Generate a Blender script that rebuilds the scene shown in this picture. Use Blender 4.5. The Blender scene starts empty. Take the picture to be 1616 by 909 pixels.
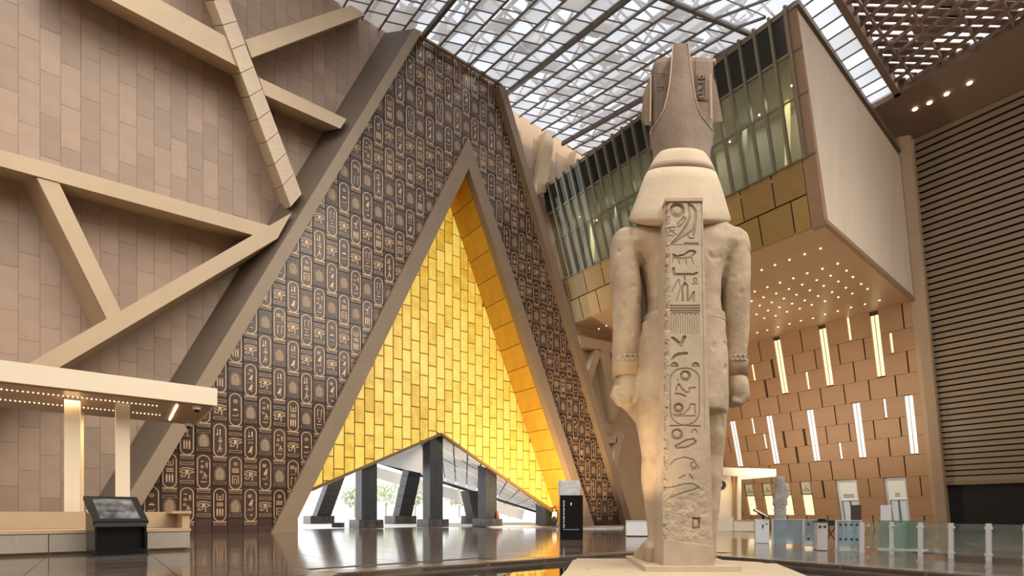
import bpy, bmesh, math, random
import numpy as np
from mathutils import Vector, Matrix

random.seed(7)
rng = np.random.default_rng(7)
scene = bpy.context.scene
COL = scene.collection

# ------------------------------------------------------------------ camera
# world axes: x runs along the inscribed wall, y runs towards it, z up.
TH = math.radians(38.57)
SN, CS = math.sin(TH), math.cos(TH)
CAMH, FPX, CX, HY = 1.25, 815.0, 808.0, 810.0
cam_d = bpy.data.cameras.new('camera')
cam = bpy.data.objects.new('camera', cam_d)
COL.objects.link(cam)
cam.location = (0, 0, CAMH)
cam.rotation_euler = (math.pi / 2, 0, -TH)
cam_d.sensor_fit = 'HORIZONTAL'
cam_d.sensor_width = 36.0
cam_d.lens = 36.0 * FPX / 1616.0
cam_d.shift_y = (HY - 454.5) / 1616.0
cam_d.clip_end = 2000
scene.camera = cam

# ------------------------------------------------------------------ world and lights
world = bpy.data.worlds.new('sky')
scene.world = world
world.use_nodes = True
wn = world.node_tree.nodes
wn['Background'].inputs[0].default_value = (0.97, 0.98, 1.0, 1)
wn['Background'].inputs[1].default_value = 1.6
sun_d = bpy.data.lights.new('daylight', 'SUN')
sun_d.energy = 1.9
sun_d.angle = math.radians(50)
sun_d.color = (1.0, 0.90, 0.76)
sun = bpy.data.objects.new('daylight', sun_d)
COL.objects.link(sun)
sun.rotation_euler = Vector((-0.30, 0.72, -0.62)).to_track_quat('-Z', 'Y').to_euler()

def lamp(name, kind, loc, target, energy, color, size=1.0, spot=60, blend=0.6):
    d = bpy.data.lights.new(name, kind)
    d.energy = energy
    d.color = color
    if kind == 'AREA':
        d.shape = 'DISK'; d.size = size
    else:
        d.shadow_soft_size = size
    if kind == 'SPOT':
        d.spot_size = math.radians(spot); d.spot_blend = blend
    o = bpy.data.objects.new(name, d)
    COL.objects.link(o)
    o.location = loc
    v = Vector(target) - Vector(loc)
    o.rotation_euler = v.to_track_quat('-Z', 'Y').to_euler()
    return o

WARM = (1.0, 0.72, 0.42)
SOFTWARM = (1.0, 0.86, 0.68)
# added warm fill spots, unseen, high up behind and beside the viewer
lamp('warm_fill_spot', 'SPOT', (8, -6, 24), (9, 11, 7), 4000, SOFTWARM, 0.8, 50)
lamp('warm_fill_spot', 'SPOT', (-12, 2, 26), (10.5, 6.8, 6), 6000, SOFTWARM, 0.8, 46)
# in-ground uplights round the statue and below the overhang
scene.view_settings.view_transform = 'Standard'
scene.view_settings.look = 'None'
scene.view_settings.exposure = 0.2
scene.view_settings.gamma = 1.0
scene.view_settings.use_curve_mapping = False

# ------------------------------------------------------------------ projection helpers
def ray(x, y):
    a = (x - CX) / FPX; b = (HY - y) / FPX
    return Vector((SN + a * CS, CS - a * SN, b))
C0 = Vector((0, 0, CAMH))
def pv(x, y, v):
    r = ray(x, y); return C0 + r * (v / r.y)
def pu(x, y, u):
    r = ray(x, y); return C0 + r * (u / r.x)
def pz(x, y, z):
    r = ray(x, y); return C0 + r * ((z - CAMH) / r.z)
def pd(x, y, Y):
    return C0 + ray(x, y) * Y
def ptilt(x, y, u0, z0, k):
    # leaning plane u = u0 + (z0 - z) * k
    r = ray(x, y)
    t = (u0 + (z0 - CAMH) * k) / (r.x + r.z * k)
    return C0 + r * t
def cw(X, Y, z=0.0):
    # camera-aligned ground coordinates (right, forward) to world
    return Vector((X * CS + Y * SN, -X * SN + Y * CS, z))
def proj(p):
    d = Vector(p) - C0
    Y = d.x * SN + d.y * CS
    X = d.x * CS - d.y * SN
    if Y < 0.1: return None
    return (CX + FPX * X / Y, HY - FPX * d.z / Y, Y)
def in_view(p, m=15):
    q = proj(p)
    return q is not None and -m < q[0] < 1616 + m and -m < q[1] < 909 + m

# ------------------------------------------------------------------ materials
def mat(name, col, rough=0.6, metal=0.0, spec=0.5, noise=None, bump=None, vary=0.0, emit=None, estr=0.0, extra=None, alpha=None):
    m = bpy.data.materials.new(name)
    m.use_nodes = True
    nt = m.node_tree; N = nt.nodes; L = nt.links
    b = N['Principled BSDF']
    b.inputs['Roughness'].default_value = rough
    b.inputs['Metallic'].default_value = metal
    b.inputs['Specular IOR Level'].default_value = spec
    c4 = (*col, 1)
    b.inputs['Base Color'].default_value = c4
    out = None
    tc = N.new('ShaderNodeTexCoord')
    if noise:
        sc, c2, stretch = noise
        mp = N.new('ShaderNodeMapping'); mp.inputs['Scale'].default_value = stretch
        L.new(tc.outputs['Object'], mp.inputs['Vector'])
        n = N.new('ShaderNodeTexNoise'); n.inputs['Scale'].default_value = sc; n.inputs['Detail'].default_value = 8
        n.inputs['Roughness'].default_value = 0.65
        L.new(mp.outputs[0], n.inputs['Vector'])
        cr = N.new('ShaderNodeValToRGB')
        cr.color_ramp.elements[0].position = 0.33; cr.color_ramp.elements[1].position = 0.68
        cr.color_ramp.elements[0].color = c4; cr.color_ramp.elements[1].color = (*c2, 1)
        L.new(n.outputs['Fac'], cr.inputs['Fac'])
        out = cr.outputs['Color']
    if vary:
        oi = N.new('ShaderNodeObjectInfo')
        mr = N.new('ShaderNodeMapRange'); mr.inputs['To Min'].default_value = 1 - vary; mr.inputs['To Max'].default_value = 1 + vary
        L.new(oi.outputs['Random'], mr.inputs['Value'])
        hs = N.new('ShaderNodeHueSaturation')
        L.new(mr.outputs[0], hs.inputs['Value'])
        if out: L.new(out, hs.inputs['Color'])
        else: hs.inputs['Color'].default_value = c4
        out = hs.outputs['Color']
    if out: L.new(out, b.inputs['Base Color'])
    if bump:
        sc, st, dist = bump
        n2 = N.new('ShaderNodeTexNoise'); n2.inputs['Scale'].default_value = sc; n2.inputs['Detail'].default_value = 6
        L.new(tc.outputs['Object'], n2.inputs['Vector'])
        bp = N.new('ShaderNodeBump'); bp.inputs['Strength'].default_value = st; bp.inputs['Distance'].default_value = dist
        L.new(n2.outputs['Fac'], bp.inputs['Height']); L.new(bp.outputs[0], b.inputs['Normal'])
    if emit:
        b.inputs['Emission Color'].default_value = (*emit, 1)
        b.inputs['Emission Strength'].default_value = estr
    if alpha is not None:
        b.inputs['Alpha'].default_value = alpha
    return m

U1 = (1, 1, 1)
M = {}
M['tile'] = mat('wall stone tile', (0.30, 0.205, 0.142), 0.55, noise=(0.9, (0.35, 0.24, 0.168), U1), vary=0.13)
M['tile_back'] = mat('wall joint', (0.21, 0.15, 0.112), 0.9)
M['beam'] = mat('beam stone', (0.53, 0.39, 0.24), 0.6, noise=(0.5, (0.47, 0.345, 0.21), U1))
M['beam_shade'] = mat('main beam shade tone', (0.165, 0.122, 0.085), 0.6, noise=(0.5, (0.145, 0.107, 0.075), U1))  # shade on the flank is mixed into this base colour
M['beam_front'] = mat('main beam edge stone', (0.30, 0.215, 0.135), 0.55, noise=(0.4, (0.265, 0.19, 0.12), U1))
M['slab'] = mat('inscribed panel', (0.05, 0.028, 0.021), 0.24, spec=0.45, noise=(1.4, (0.078, 0.047, 0.036), U1), vary=0.25)
M['inlay'] = mat('bronze inlay', (0.64, 0.42, 0.235), 0.38, metal=0.3, noise=(3, (0.50, 0.32, 0.175), U1))
M['inlay_dull'] = mat('dull bronze inlay', (0.27, 0.185, 0.12), 0.45, metal=0.3, noise=(5, (0.36, 0.25, 0.15), U1))
M['joint'] = mat('inscribed wall joint', (0.012, 0.008, 0.008), 0.6)
M['frame'] = mat('portal stone', (0.27, 0.185, 0.112), 0.55, noise=(0.6, (0.235, 0.16, 0.097), U1))
M['gold_reveal'] = mat('gilded reveal', (0.62, 0.34, 0.035), 0.4, noise=(0.8, (0.52, 0.28, 0.03), U1), vary=0.06)
M['gold_edge'] = mat('brass edge trim', (0.20, 0.12, 0.04), 0.5)
M['floor'] = None
M['black'] = mat('black lacquer', (0.008, 0.008, 0.009), 0.25, spec=0.3)
M['black_matt'] = mat('black metal', (0.02, 0.02, 0.022), 0.5)
M['pillar'] = mat('dark granite pillar', (0.02, 0.02, 0.022), 0.35, noise=(2.5, (0.04, 0.04, 0.042), U1))
M['plinth'] = mat('black marble plinth', (0.03, 0.028, 0.028), 0.15, noise=(3, (0.12, 0.10, 0.09), U1))
M['cream'] = mat('cream cladding', (0.78, 0.66, 0.48), 0.5)
M['wood_soffit'] = mat('booth timber soffit', (0.42, 0.27, 0.13), 0.3, noise=(2, (0.34, 0.21, 0.10), (0.2, 3, 1)))
M['bench'] = mat('bench granite', (0.38, 0.33, 0.27), 0.5, noise=(18, (0.30, 0.26, 0.21), U1))
M['bench_wood'] = mat('bench timber', (0.50, 0.36, 0.21), 0.5, noise=(3, (0.44, 0.31, 0.18), (1, 8, 8)))
M['white'] = mat('white enamel', (0.80, 0.80, 0.80), 0.35)
M['steel'] = mat('brushed steel', (0.74, 0.74, 0.74), 0.28, metal=0.35)
M['bar'] = mat('roof glazing bar', (0.14, 0.12, 0.105), 0.5)
M['truss'] = mat('white roof truss', (0.55, 0.51, 0.47), 0.5)
M['brown_truss'] = mat('bronze roof louvre', (0.23, 0.155, 0.105), 0.6)
M['mullion'] = mat('bronze mullion', (0.22, 0.19, 0.13), 0.35, metal=0.3)
M['gold_panel'] = mat('golden timber panel', (0.40, 0.25, 0.075), 0.4, noise=(1.2, (0.34, 0.205, 0.06), (1, 6, 1)), vary=0.14)
M['box_end'] = mat('pale plaster', (0.78, 0.63, 0.47), 0.6, noise=(0.25, (0.68, 0.54, 0.40), (1, 1, 0.25)))
M['copper'] = mat('copper cladding', (0.36, 0.215, 0.12), 0.5, noise=(0.7, (0.32, 0.19, 0.105), U1), vary=0.07)
M['soffit'] = mat('soffit panel', (0.52, 0.325, 0.175), 0.35, noise=(0.4, (0.48, 0.295, 0.155), U1))
M['clad'] = mat('terracotta panel', (0.49, 0.28, 0.14), 0.5, noise=(0.8, (0.45, 0.255, 0.125), U1), vary=0.05)
M['clad_back'] = mat('panel recess', (0.075, 0.04, 0.025), 0.8)
M['slat'] = mat('bronze slat', (0.27, 0.20, 0.12), 0.5, vary=0.05)
M['dark'] = mat('dark recess', (0.02, 0.016, 0.013), 0.8)
M['tan'] = mat('tan plaster', (0.50, 0.34, 0.20), 0.6, noise=(0.5, (0.45, 0.305, 0.18), U1))
M['lime'] = mat('statue limestone', (0.55, 0.425, 0.29), 0.75, noise=(0.9, (0.33, 0.24, 0.155), U1), bump=(9, 0.35, 0.04))
M['lime_pale'] = mat('statue pale limestone', (0.58, 0.46, 0.32), 0.75, noise=(1.2, (0.48, 0.375, 0.255), U1), bump=(14, 0.25, 0.03))
M['pillar_lime'] = mat('carved limestone', (0.50, 0.40, 0.29), 0.78, noise=(2.2, (0.40, 0.315, 0.23), U1), bump=(22, 0.3, 0.02))
M['crown'] = mat('crown brown granite', (0.135, 0.082, 0.048), 0.65, noise=(1.2, (0.225, 0.148, 0.096), U1), bump=(16, 0.3, 0.03))
M['platform'] = mat('platform sandstone', (0.60, 0.49, 0.33), 0.45, noise=(1.5, (0.52, 0.42, 0.28), (1, 6, 1)))
M['coping'] = mat('pool coping granite', (0.14, 0.11, 0.085), 0.2, noise=(2, (0.2, 0.155, 0.12), U1))
M['paving'] = mat('pale paving', (0.85, 0.84, 0.81), 0.6)
M['skin'] = mat('skin', (0.42, 0.26, 0.18), 0.6)
M['shirt'] = mat('white cotton', (0.75, 0.75, 0.76), 0.8)
M['trousers'] = mat('dark cloth', (0.02, 0.02, 0.025), 0.85)
M['hair'] = mat('dark hair', (0.015, 0.012, 0.01), 0.6)
M['red'] = mat('dark red cloth', (0.30, 0.05, 0.04), 0.8)
M['leaf'] = mat('hazy foliage', (0.60, 0.65, 0.50), 0.8, vary=0.12)
M['bark'] = mat('pale bark', (0.4, 0.36, 0.3), 0.9)
M['led'] = mat('warm lamp', (1, 0.8, 0.5), 0.5, emit=(1.0, 0.80, 0.52), estr=7)
M['led_soft'] = mat('lit slot yellow', (1, 0.9, 0.5), 0.5, emit=(1.0, 0.83, 0.46), estr=1.05)
M['led_white'] = mat('lit slot white', (0.9, 0.9, 0.85), 0.5, emit=(1.0, 0.94, 0.86), estr=0.8)
M['window_lit'] = mat('lit window', (1, 0.9, 0.6), 0.4, emit=(1.0, 0.80, 0.42), estr=0.9)
M['sign_white'] = mat('sign face', (0.75, 0.72, 0.62), 0.4, emit=(1.0, 0.95, 0.8), estr=0.15)
M['sign_green'] = mat('sign face cream', (0.70, 0.68, 0.44), 0.4)
M['ink'] = mat('sign print', (0.03, 0.03, 0.03), 0.6)
M['ink_white'] = mat('white print', (0.7, 0.7, 0.7), 0.6)
M['marble'] = mat('white marble', (0.75, 0.74, 0.72), 0.3, noise=(6, (0.45, 0.45, 0.45), U1))

def glassmat(name, tint, trans, rough=0.05, diff=(0.8, 0.85, 0.83), gloss=0.12, vary=False):
    m = bpy.data.materials.new(name); m.use_nodes = True
    nt = m.node_tree; N = nt.nodes; L = nt.links
    N.remove(N['Principled BSDF'])
    t = N.new('ShaderNodeBsdfTransparent'); t.inputs[0].default_value = (*tint, 1)
    d = N.new('ShaderNodeBsdfDiffuse'); d.inputs[0].default_value = (*diff, 1)
    tl = N.new('ShaderNodeBsdfTranslucent'); tl.inputs[0].default_value = (*diff, 1)
    g = N.new('ShaderNodeBsdfGlossy'); g.inputs['Roughness'].default_value = rough
    m0 = N.new('ShaderNodeMixShader'); m0.inputs[0].default_value = 0.6
    L.new(d.outputs[0], m0.inputs[1]); L.new(tl.outputs[0], m0.inputs[2])
    m1 = N.new('ShaderNodeMixShader')
    m1.inputs[0].default_value = trans
    if vary:
        oi = N.new('ShaderNodeObjectInfo'); mr = N.new('ShaderNodeMapRange')
        mr.inputs['To Min'].default_value = trans - 0.22; mr.inputs['To Max'].default_value = min(1, trans + 0.22)
        L.new(oi.outputs['Random'], mr.inputs['Value']); L.new(mr.outputs[0], m1.inputs[0])
    L.new(m0.outputs[0], m1.inputs[1]); L.new(t.outputs[0], m1.inputs[2])
    m2 = N.new('ShaderNodeMixShader'); m2.inputs[0].default_value = gloss
    L.new(m1.outputs[0], m2.inputs[1]); L.new(g.outputs[0], m2.inputs[2])
    L.new(m2.outputs[0], N['Material Output'].inputs['Surface'])
    return m
M['roof_glass'] = glassmat('roof glass', (0.88, 0.91, 0.96), 0.60, 0.1, (0.72, 0.70, 0.68), 0.04, True)
M['facade_glass'] = glassmat('facade glass', (0.70, 0.71, 0.64), 0.90, 0.03, (0.2, 0.21, 0.19), 0.07)
M['barrier_glass'] = glassmat('barrier glass', (0.90, 0.95, 0.93), 0.93, 0.02, (0.55, 0.66, 0.62), 0.06)
M['blue_glass'] = glassmat('frosted blue glass', (0.78, 0.90, 0.96), 0.62, 0.06, (0.55, 0.70, 0.80), 0.12)
M['acrylic'] = glassmat('clear acrylic', (0.95, 0.97, 0.97), 0.75, 0.03, (0.8, 0.83, 0.83), 0.12)

def backlit():
    m = bpy.data.materials.new('backlit alabaster'); m.use_nodes = True
    nt = m.node_tree; N = nt.nodes; L = nt.links
    b = N['Principled BSDF']; b.inputs['Roughness'].default_value = 0.3
    tc = N.new('ShaderNodeTexCoord')
    n = N.new('ShaderNodeTexNoise'); n.inputs['Scale'].default_value = 1.3; n.inputs['Detail'].default_value = 7
    oi = N.new('ShaderNodeObjectInfo')
    ad = N.new('ShaderNodeVectorMath'); ad.operation = 'ADD'
    L.new(tc.outputs['Object'], ad.inputs[0]); L.new(oi.outputs['Location'], ad.inputs[1])
    L.new(ad.outputs[0], n.inputs['Vector'])
    ma = N.new('ShaderNodeMath'); ma.operation = 'MULTIPLY_ADD'
    L.new(oi.outputs['Random'], ma.inputs[0]); ma.inputs[1].default_value = 0.45; 
    L.new(n.outputs['Fac'], ma.inputs[2])
    cr = N.new('ShaderNodeValToRGB')
    e = cr.color_ramp.elements
    e[0].position = 0.40; e[0].color = (0.95, 0.71, 0.15, 1)
    e[1].position = 1.0; e[1].color = (0.60, 0.34, 0.02, 1)
    k = e.new(0.72); k.color = (0.86, 0.59, 0.08, 1)
    L.new(ma.outputs[0], cr.inputs['Fac'])
    L.new(cr.outputs[0], b.inputs['Emission Color'])
    b.inputs['Emission Strength'].default_value = 0.64
    b.inputs['Base Color'].default_value = (0.45, 0.30, 0.06, 1)
    return m
M['alabaster'] = backlit()

def floormat(name, brick=True):
    m = bpy.data.materials.new(name); m.use_nodes = True
    nt = m.node_tree; N = nt.nodes; L = nt.links
    b = N['Principled BSDF']
    b.inputs['Roughness'].default_value = 0.10
    b.inputs['Specular IOR Level'].default_value = 1.0
    geo = N.new('ShaderNodeNewGeometry')
    n = N.new('ShaderNodeTexNoise'); n.inputs['Scale'].default_value = 0.35; n.inputs['Detail'].default_value = 4
    L.new(geo.outputs['Position'], n.inputs['Vector'])
    cr = N.new('ShaderNodeValToRGB')
    cr.color_ramp.elements[0].position = 0.3; cr.color_ramp.elements[0].color = (0.085, 0.062, 0.050, 1)
    cr.color_ramp.elements[1].position = 0.7; cr.color_ramp.elements[1].color = (0.135, 0.10, 0.078, 1)
    L.new(n.outputs['Fac'], cr.inputs['Fac'])
    col = cr.outputs[0]
    if brick:
        bt = N.new('ShaderNodeTexBrick')
        bt.inputs['Scale'].default_value = 1.0
        bt.inputs['Brick Width'].default_value = 1.2; bt.inputs['Row Height'].default_value = 1.2
        bt.offset = 0.0
        bt.inputs['Mortar Size'].default_value = 0.012
        bt.inputs['Mortar'].default_value = (0.20, 0.16, 0.13, 1)
        L.new(geo.outputs['Position'], bt.inputs['Vector'])
        L.new(col, bt.inputs['Color1']); L.new(col, bt.inputs['Color2'])
        col = bt.outputs['Color']
    else:
        oi = N.new('ShaderNodeObjectInfo')
        mr = N.new('ShaderNodeMapRange'); mr.inputs['To Min'].default_value = 0.82; mr.inputs['To Max'].default_value = 1.2
        L.new(oi.outputs['Random'], mr.inputs['Value'])
        hs = N.new('ShaderNodeHueSaturation'); L.new(mr.outputs[0], hs.inputs['Value']); L.new(col, hs.inputs['Color'])
        col = hs.outputs['Color']
    L.new(col, b.inputs['Base Color'])
    n2 = N.new('ShaderNodeTexNoise'); n2.inputs['Scale'].default_value = 0.9; n2.inputs['Detail'].default_value = 0
    L.new(geo.outputs['Position'], n2.inputs['Vector'])
    bp = N.new('ShaderNodeBump'); bp.inputs['Strength'].default_value = 0.03; bp.inputs['Distance'].default_value = 0.03
    L.new(n2.outputs['Fac'], bp.inputs['Height']); L.new(bp.outputs[0], b.inputs['Normal'])
    return m
M['floor'] = floormat('polished stone floor')
M['floor_tile'] = floormat('polished stone tile', False)
M['grout'] = mat('floor grout', (0.22, 0.18, 0.15), 0.5)
wm = mat('pool water', (0.012, 0.014, 0.012), 0.02, spec=0.8, bump=(2.0, 0.03, 0.02))
M['water'] = wm

# ------------------------------------------------------------------ mesh builder
class MB:
    def __init__(s): s.v = []; s.f = []; s.m = []
    def add(s, vs, fs, mi=0):
        o = len(s.v); s.v += [Vector(p) for p in vs]
        for f in fs: s.f.append([i + o for i in f]); s.m.append(mi)
        return s
    def box(s, lo, hi, mi=0):
        x0, y0, z0 = lo; x1, y1, z1 = hi
        return s.hexa([(x0,y0,z0),(x1,y0,z0),(x1,y1,z0),(x0,y1,z0)], [(x0,y0,z1),(x1,y0,z1),(x1,y1,z1),(x0,y1,z1)], mi)
    def hexa(s, a, b, mi=0):
        n = len(a)
        return s.add(list(a) + list(b), [list(range(n))[::-1], list(range(n, 2 * n))] + [[i, (i + 1) % n, n + (i + 1) % n, n + i] for i in range(n)], mi)
    def obox(s, c, ax, ay, az, mi=0):
        c = Vector(c); ax = Vector(ax); ay = Vector(ay); az = Vector(az)
        a = [c - ax - ay - az, c + ax - ay - az, c + ax + ay - az, c - ax + ay - az]
        return s.hexa(a, [p + 2 * az for p in a], mi)
    def bar(s, p, q, w, h, up=Vector((0, 0, 1)), mi=0):
        p = Vector(p); q = Vector(q); d = (q - p)
        L = d.length
        if L < 1e-6: return s
        d /= L
        side = d.cross(up)
        if side.length < 1e-4: side = d.cross(Vector((1, 0, 0)))
        side.normalize(); u2 = side.cross(d).normalized()
        return s.obox((p + q) / 2, d * (L / 2), side * (w / 2), u2 * (h / 2), mi)
    def tube(s, pts, r, n=8, mi=0, cap=True):
        pts = [Vector(p) for p in pts]
        rs = r if isinstance(r, (list, tuple)) else [r] * len(pts)
        rings = []
        ref = None
        for i, p in enumerate(pts):
            d = (pts[min(i + 1, len(pts) - 1)] - pts[max(i - 1, 0)]).normalized()
            if ref is None:
                ref = d.cross(Vector((0, 0, 1)))
                if ref.length < 1e-3: ref = Vector((1, 0, 0))
            ref = (ref - d * ref.dot(d)).normalized()
            b = d.cross(ref)
            rr = rs[i] if isinstance(rs[i], (tuple, list)) else (rs[i], rs[i])
            rings.append([p + ref * (math.cos(2*math.pi*k/n) * rr[0]) + b * (math.sin(2*math.pi*k/n) * rr[1]) for k in range(n)])
        return s.loft(rings, mi, cap)
    def loft(s, rings, mi=0, cap=True):
        n = len(rings[0]); o = len(s.v)
        for r in rings: s.v += [Vector(p) for p in r]
        for i in range(len(rings) - 1):
            for k in range(n):
                s.f.append([o + i*n + k, o + i*n + (k+1) % n, o + (i+1)*n + (k+1) % n, o + (i+1)*n + k]); s.m.append(mi)
        if cap:
            s.f.append([o + k for k in range(n)][::-1]); s.m.append(mi)
            s.f.append([o + (len(rings)-1)*n + k for k in range(n)]); s.m.append(mi)
        return s
    def disc(s, c, ax, ay, r, n=12, thick=None, mi=0):
        c = Vector(c); ax = Vector(ax); ay = Vector(ay)
        ring = [c + ax * (r*math.cos(2*math.pi*k/n)) + ay * (r*math.sin(2*math.pi*k/n)) for k in range(n)]
        if thick is None: return s.add(ring, [list(range(n))], mi)
        t = Vector(thick)
        return s.hexa(ring, [p + t for p in ring], mi)
    def sphere(s, c, r, nu=10, nv=7, mi=0):
        c = Vector(c); rr = r if isinstance(r, (tuple, list)) else (r, r, r)
        rings = []
        for j in range(nv + 1):
            ph = -math.pi/2 + math.pi * (j + 0.02) / (nv + 0.04)
            rings.append([c + Vector((rr[0]*math.cos(ph)*math.cos(2*math.pi*k/nu), rr[1]*math.cos(ph)*math.sin(2*math.pi*k/nu), rr[2]*math.sin(ph))) for k in range(nu)])
        return s.loft(rings, mi)
    def xform(s, mtx):
        s.v = [mtx @ p for p in s.v]; return s
    def mesh(s, name, mats, origin=Vector((0, 0, 0)), smooth=False):
        me = bpy.data.meshes.new(name)
        me.from_pydata([tuple(p - origin) for p in s.v], [], s.f)
        for m_ in (mats if isinstance(mats, (list, tuple)) else [mats]): me.materials.append(m_)
        if any(s.m): me.polygons.foreach_set('material_index', s.m)
        if smooth: me.polygons.foreach_set('use_smooth', [True] * len(me.polygons))
        me.update()
        return me

MW = {}
def link(o, mw, parent=None):
    COL.objects.link(o)
    MW[o.name] = mw
    if parent is not None:
        o.parent = parent
        o.matrix_basis = MW[parent.name].inverted() @ mw
    else:
        o.matrix_basis = mw
    return o
def tag(o, label=None, cat=None, group=None, kind=None):
    if label: o['label'] = label
    if cat: o['category'] = cat
    if group: o['group'] = group
    if kind: o['kind'] = kind
    return o
def empty(name, loc, label=None, cat=None, group=None, kind=None):
    o = bpy.data.objects.new(name, None)
    o.empty_display_size = 0.2
    link(o, Matrix.Translation(Vector(loc)))
    return tag(o, label, cat, group, kind)
def build(name, mb, mats, parent=None, label=None, cat=None, group=None, kind=None, smooth=False, fixn=True):
    vs = mb.v
    lo = Vector((min(p.x for p in vs), min(p.y for p in vs), min(p.z for p in vs)))
    hi = Vector((max(p.x for p in vs), max(p.y for p in vs), max(p.z for p in vs)))
    org = Vector(((lo.x + hi.x) / 2, (lo.y + hi.y) / 2, lo.z))
    me = mb.mesh(name, mats, org, smooth)
    if fixn:
        bm = bmesh.new(); bm.from_mesh(me)
        bmesh.ops.recalc_face_normals(bm, faces=bm.faces)
        bm.to_mesh(me); bm.free()
    o = bpy.data.objects.new(name, me)
    link(o, Matrix.Translation(org), parent)
    return tag(o, label, cat, group, kind)
def inst(name, me, mw, parent=None, **k):
    o = bpy.data.objects.new(name, me)
    link(o, mw, parent)
    return tag(o, **k)

class Frame:
    # plane with axes e1 (along), e2 (up the plane), n (towards the hall)
    def __init__(s, O, e1, e2, n):
        s.O = Vector(O); s.e1 = Vector(e1); s.e2 = Vector(e2); s.n = Vector(n)
    def p(s, a, b, d=0.0): return s.O + s.e1 * a + s.e2 * b + s.n * d
    def mtx(s, a, b, d=0.0):
        o = s.p(a, b, d)
        return Matrix(((s.e1.x, s.e2.x, s.n.x, o.x), (s.e1.y, s.e2.y, s.n.y, o.y), (s.e1.z, s.e2.z, s.n.z, o.z), (0, 0, 0, 1)))
    def st(s, P):
        d = Vector(P) - s.O
        m = Matrix((s.e1, s.e2, s.n)).transposed().inverted()
        r = m @ d
        return (r.x, r.y)
def clip(poly, planes):
    # planes: (nx, ny, c) keep nx*x + ny*y <= c
    for nx, ny, c in planes:
        out = []
        for i in range(len(poly)):
            p, q = poly[i], poly[(i + 1) % len(poly)]
            dp = nx*p[0] + ny*p[1] - c; dq = nx*q[0] + ny*q[1] - c
            if dp <= 0: out.append(p)
            if dp * dq < 0:
                t = dp / (dp - dq); out.append((p[0] + (q[0]-p[0])*t, p[1] + (q[1]-p[1])*t))
        poly = out
        if len(poly) < 3: return []
    return poly
def area(poly):
    return abs(sum(poly[i][0]*poly[(i+1) % len(poly)][1] - poly[(i+1) % len(poly)][0]*poly[i][1] for i in range(len(poly)))) / 2
def half(p, q, inside):
    # half-plane through p,q keeping the side of 'inside'
    nx, ny = q[1]-p[1], -(q[0]-p[0]); c = nx*p[0] + ny*p[1]
    if nx*inside[0] + ny*inside[1] > c: nx, ny, c = -nx, -ny, -c
    return (nx, ny, c)
def inset(poly, g):
    cx = sum(p[0] for p in poly)/len(poly); cy = sum(p[1] for p in poly)/len(poly)
    hs = []
    for i in range(len(poly)):
        p, q = poly[i], poly[(i+1) % len(poly)]
        L = math.hypot(q[0]-p[0], q[1]-p[1])
        if L < 1e-6: continue
        nx, ny, c = half(p, q, (cx, cy))
        hs.append((nx/L, ny/L, c/L - g))
    return clip(poly, hs)
def slab(fr, poly, d0, d1, bev=0.012):
    # a chamfered plate over a polygon of the plane
    top = inset(poly, bev)
    mb = MB()
    if len(top) == len(poly):
        n = len(poly)
        a = [fr.p(x, y, d0) for x, y in poly]; b = [fr.p(x, y, d1 - bev) for x, y in poly]; c = [fr.p(x, y, d1) for x, y in top]
        # pair the inset corners with the nearest outline corners
        k0 = min(range(n), key=lambda k: (b[0] - c[k]).length)
        c = c[k0:] + c[:k0]
        o = len(mb.v); mb.v += a + b + c
        fs = [[n + i, n + (i+1) % n, 2*n + (i+1) % n, 2*n + i] for i in range(n)]
        fs += [[i, (i+1) % n, n + (i+1) % n, n + i] for i in range(n)]
        fs += [list(range(2*n, 3*n)), list(range(n))[::-1]]
        for f in fs: mb.f.append(f); mb.m.append(0)
    else:
        mb.hexa([fr.p(x, y, d0) for x, y in poly], [fr.p(x, y, d1) for x, y in poly])
    return mb
LF = Frame((0, 0, 0), (1, 0, 0), (0, 1, 0), (0, 0, 1))   # local plane for shared plates
_plates = {}
def plate_mesh(name, w, h, t, m, bev=0.012):
    k = (name, round(w, 3), round(h, 3), round(t, 3), m.name)
    if k not in _plates:
        mb = slab(LF, [(-w/2, -h/2), (w/2, -h/2), (w/2, h/2), (-w/2, h/2)], 0, t, bev)
        me = mb.mesh(name, m)
        bm = bmesh.new(); bm.from_mesh(me); bmesh.ops.recalc_face_normals(bm, faces=bm.faces); bm.to_mesh(me); bm.free()
        _plates[k] = me
    return _plates[k]
def piece(name, fr, rect, planes, d0, t, m, parent, gap=0.02, bev=0.012, minarea=0.02):
    # one plate; whole ones share a mesh, cut ones get their own
    x0, y0, x1, y1 = rect
    poly = [(x0+gap, y0+gap), (x1-gap, y0+gap), (x1-gap, y1-gap), (x0+gap, y1-gap)]
    c = clip(poly, planes) if planes else poly
    if len(c) < 3 or area(c) < minarea: return None
    if abs(area(c) - area(poly)) < 1e-5:
        me = plate_mesh(name, x1-x0-2*gap, y1-y0-2*gap, t, m, bev)
        return inst(name, me, fr.mtx((x0+x1)/2, (y0+y1)/2, d0), parent)
    return build(name, slab(fr, c, d0, d0+t, bev), m, parent)

# ------------------------------------------------------------------ key dimensions
VG = 36.5            # inscribed wall plane
VT = 38.3            # stone tile wall plane, behind the beams
VF = 35.9            # front of the beams
ZR = 39.0            # roof height at the walls
S = 0.88
BX_U, BX_Z, KT = 40.3*S, 1.25 + 37.75*S, 0.37      # overhanging block: top edge and lean
BX_V = 16.8*S                                       # its end face
SOF_Z = 1.25 + 23.35*S
WU = 69.6*S                                         # clad wall at soffit height
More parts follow.
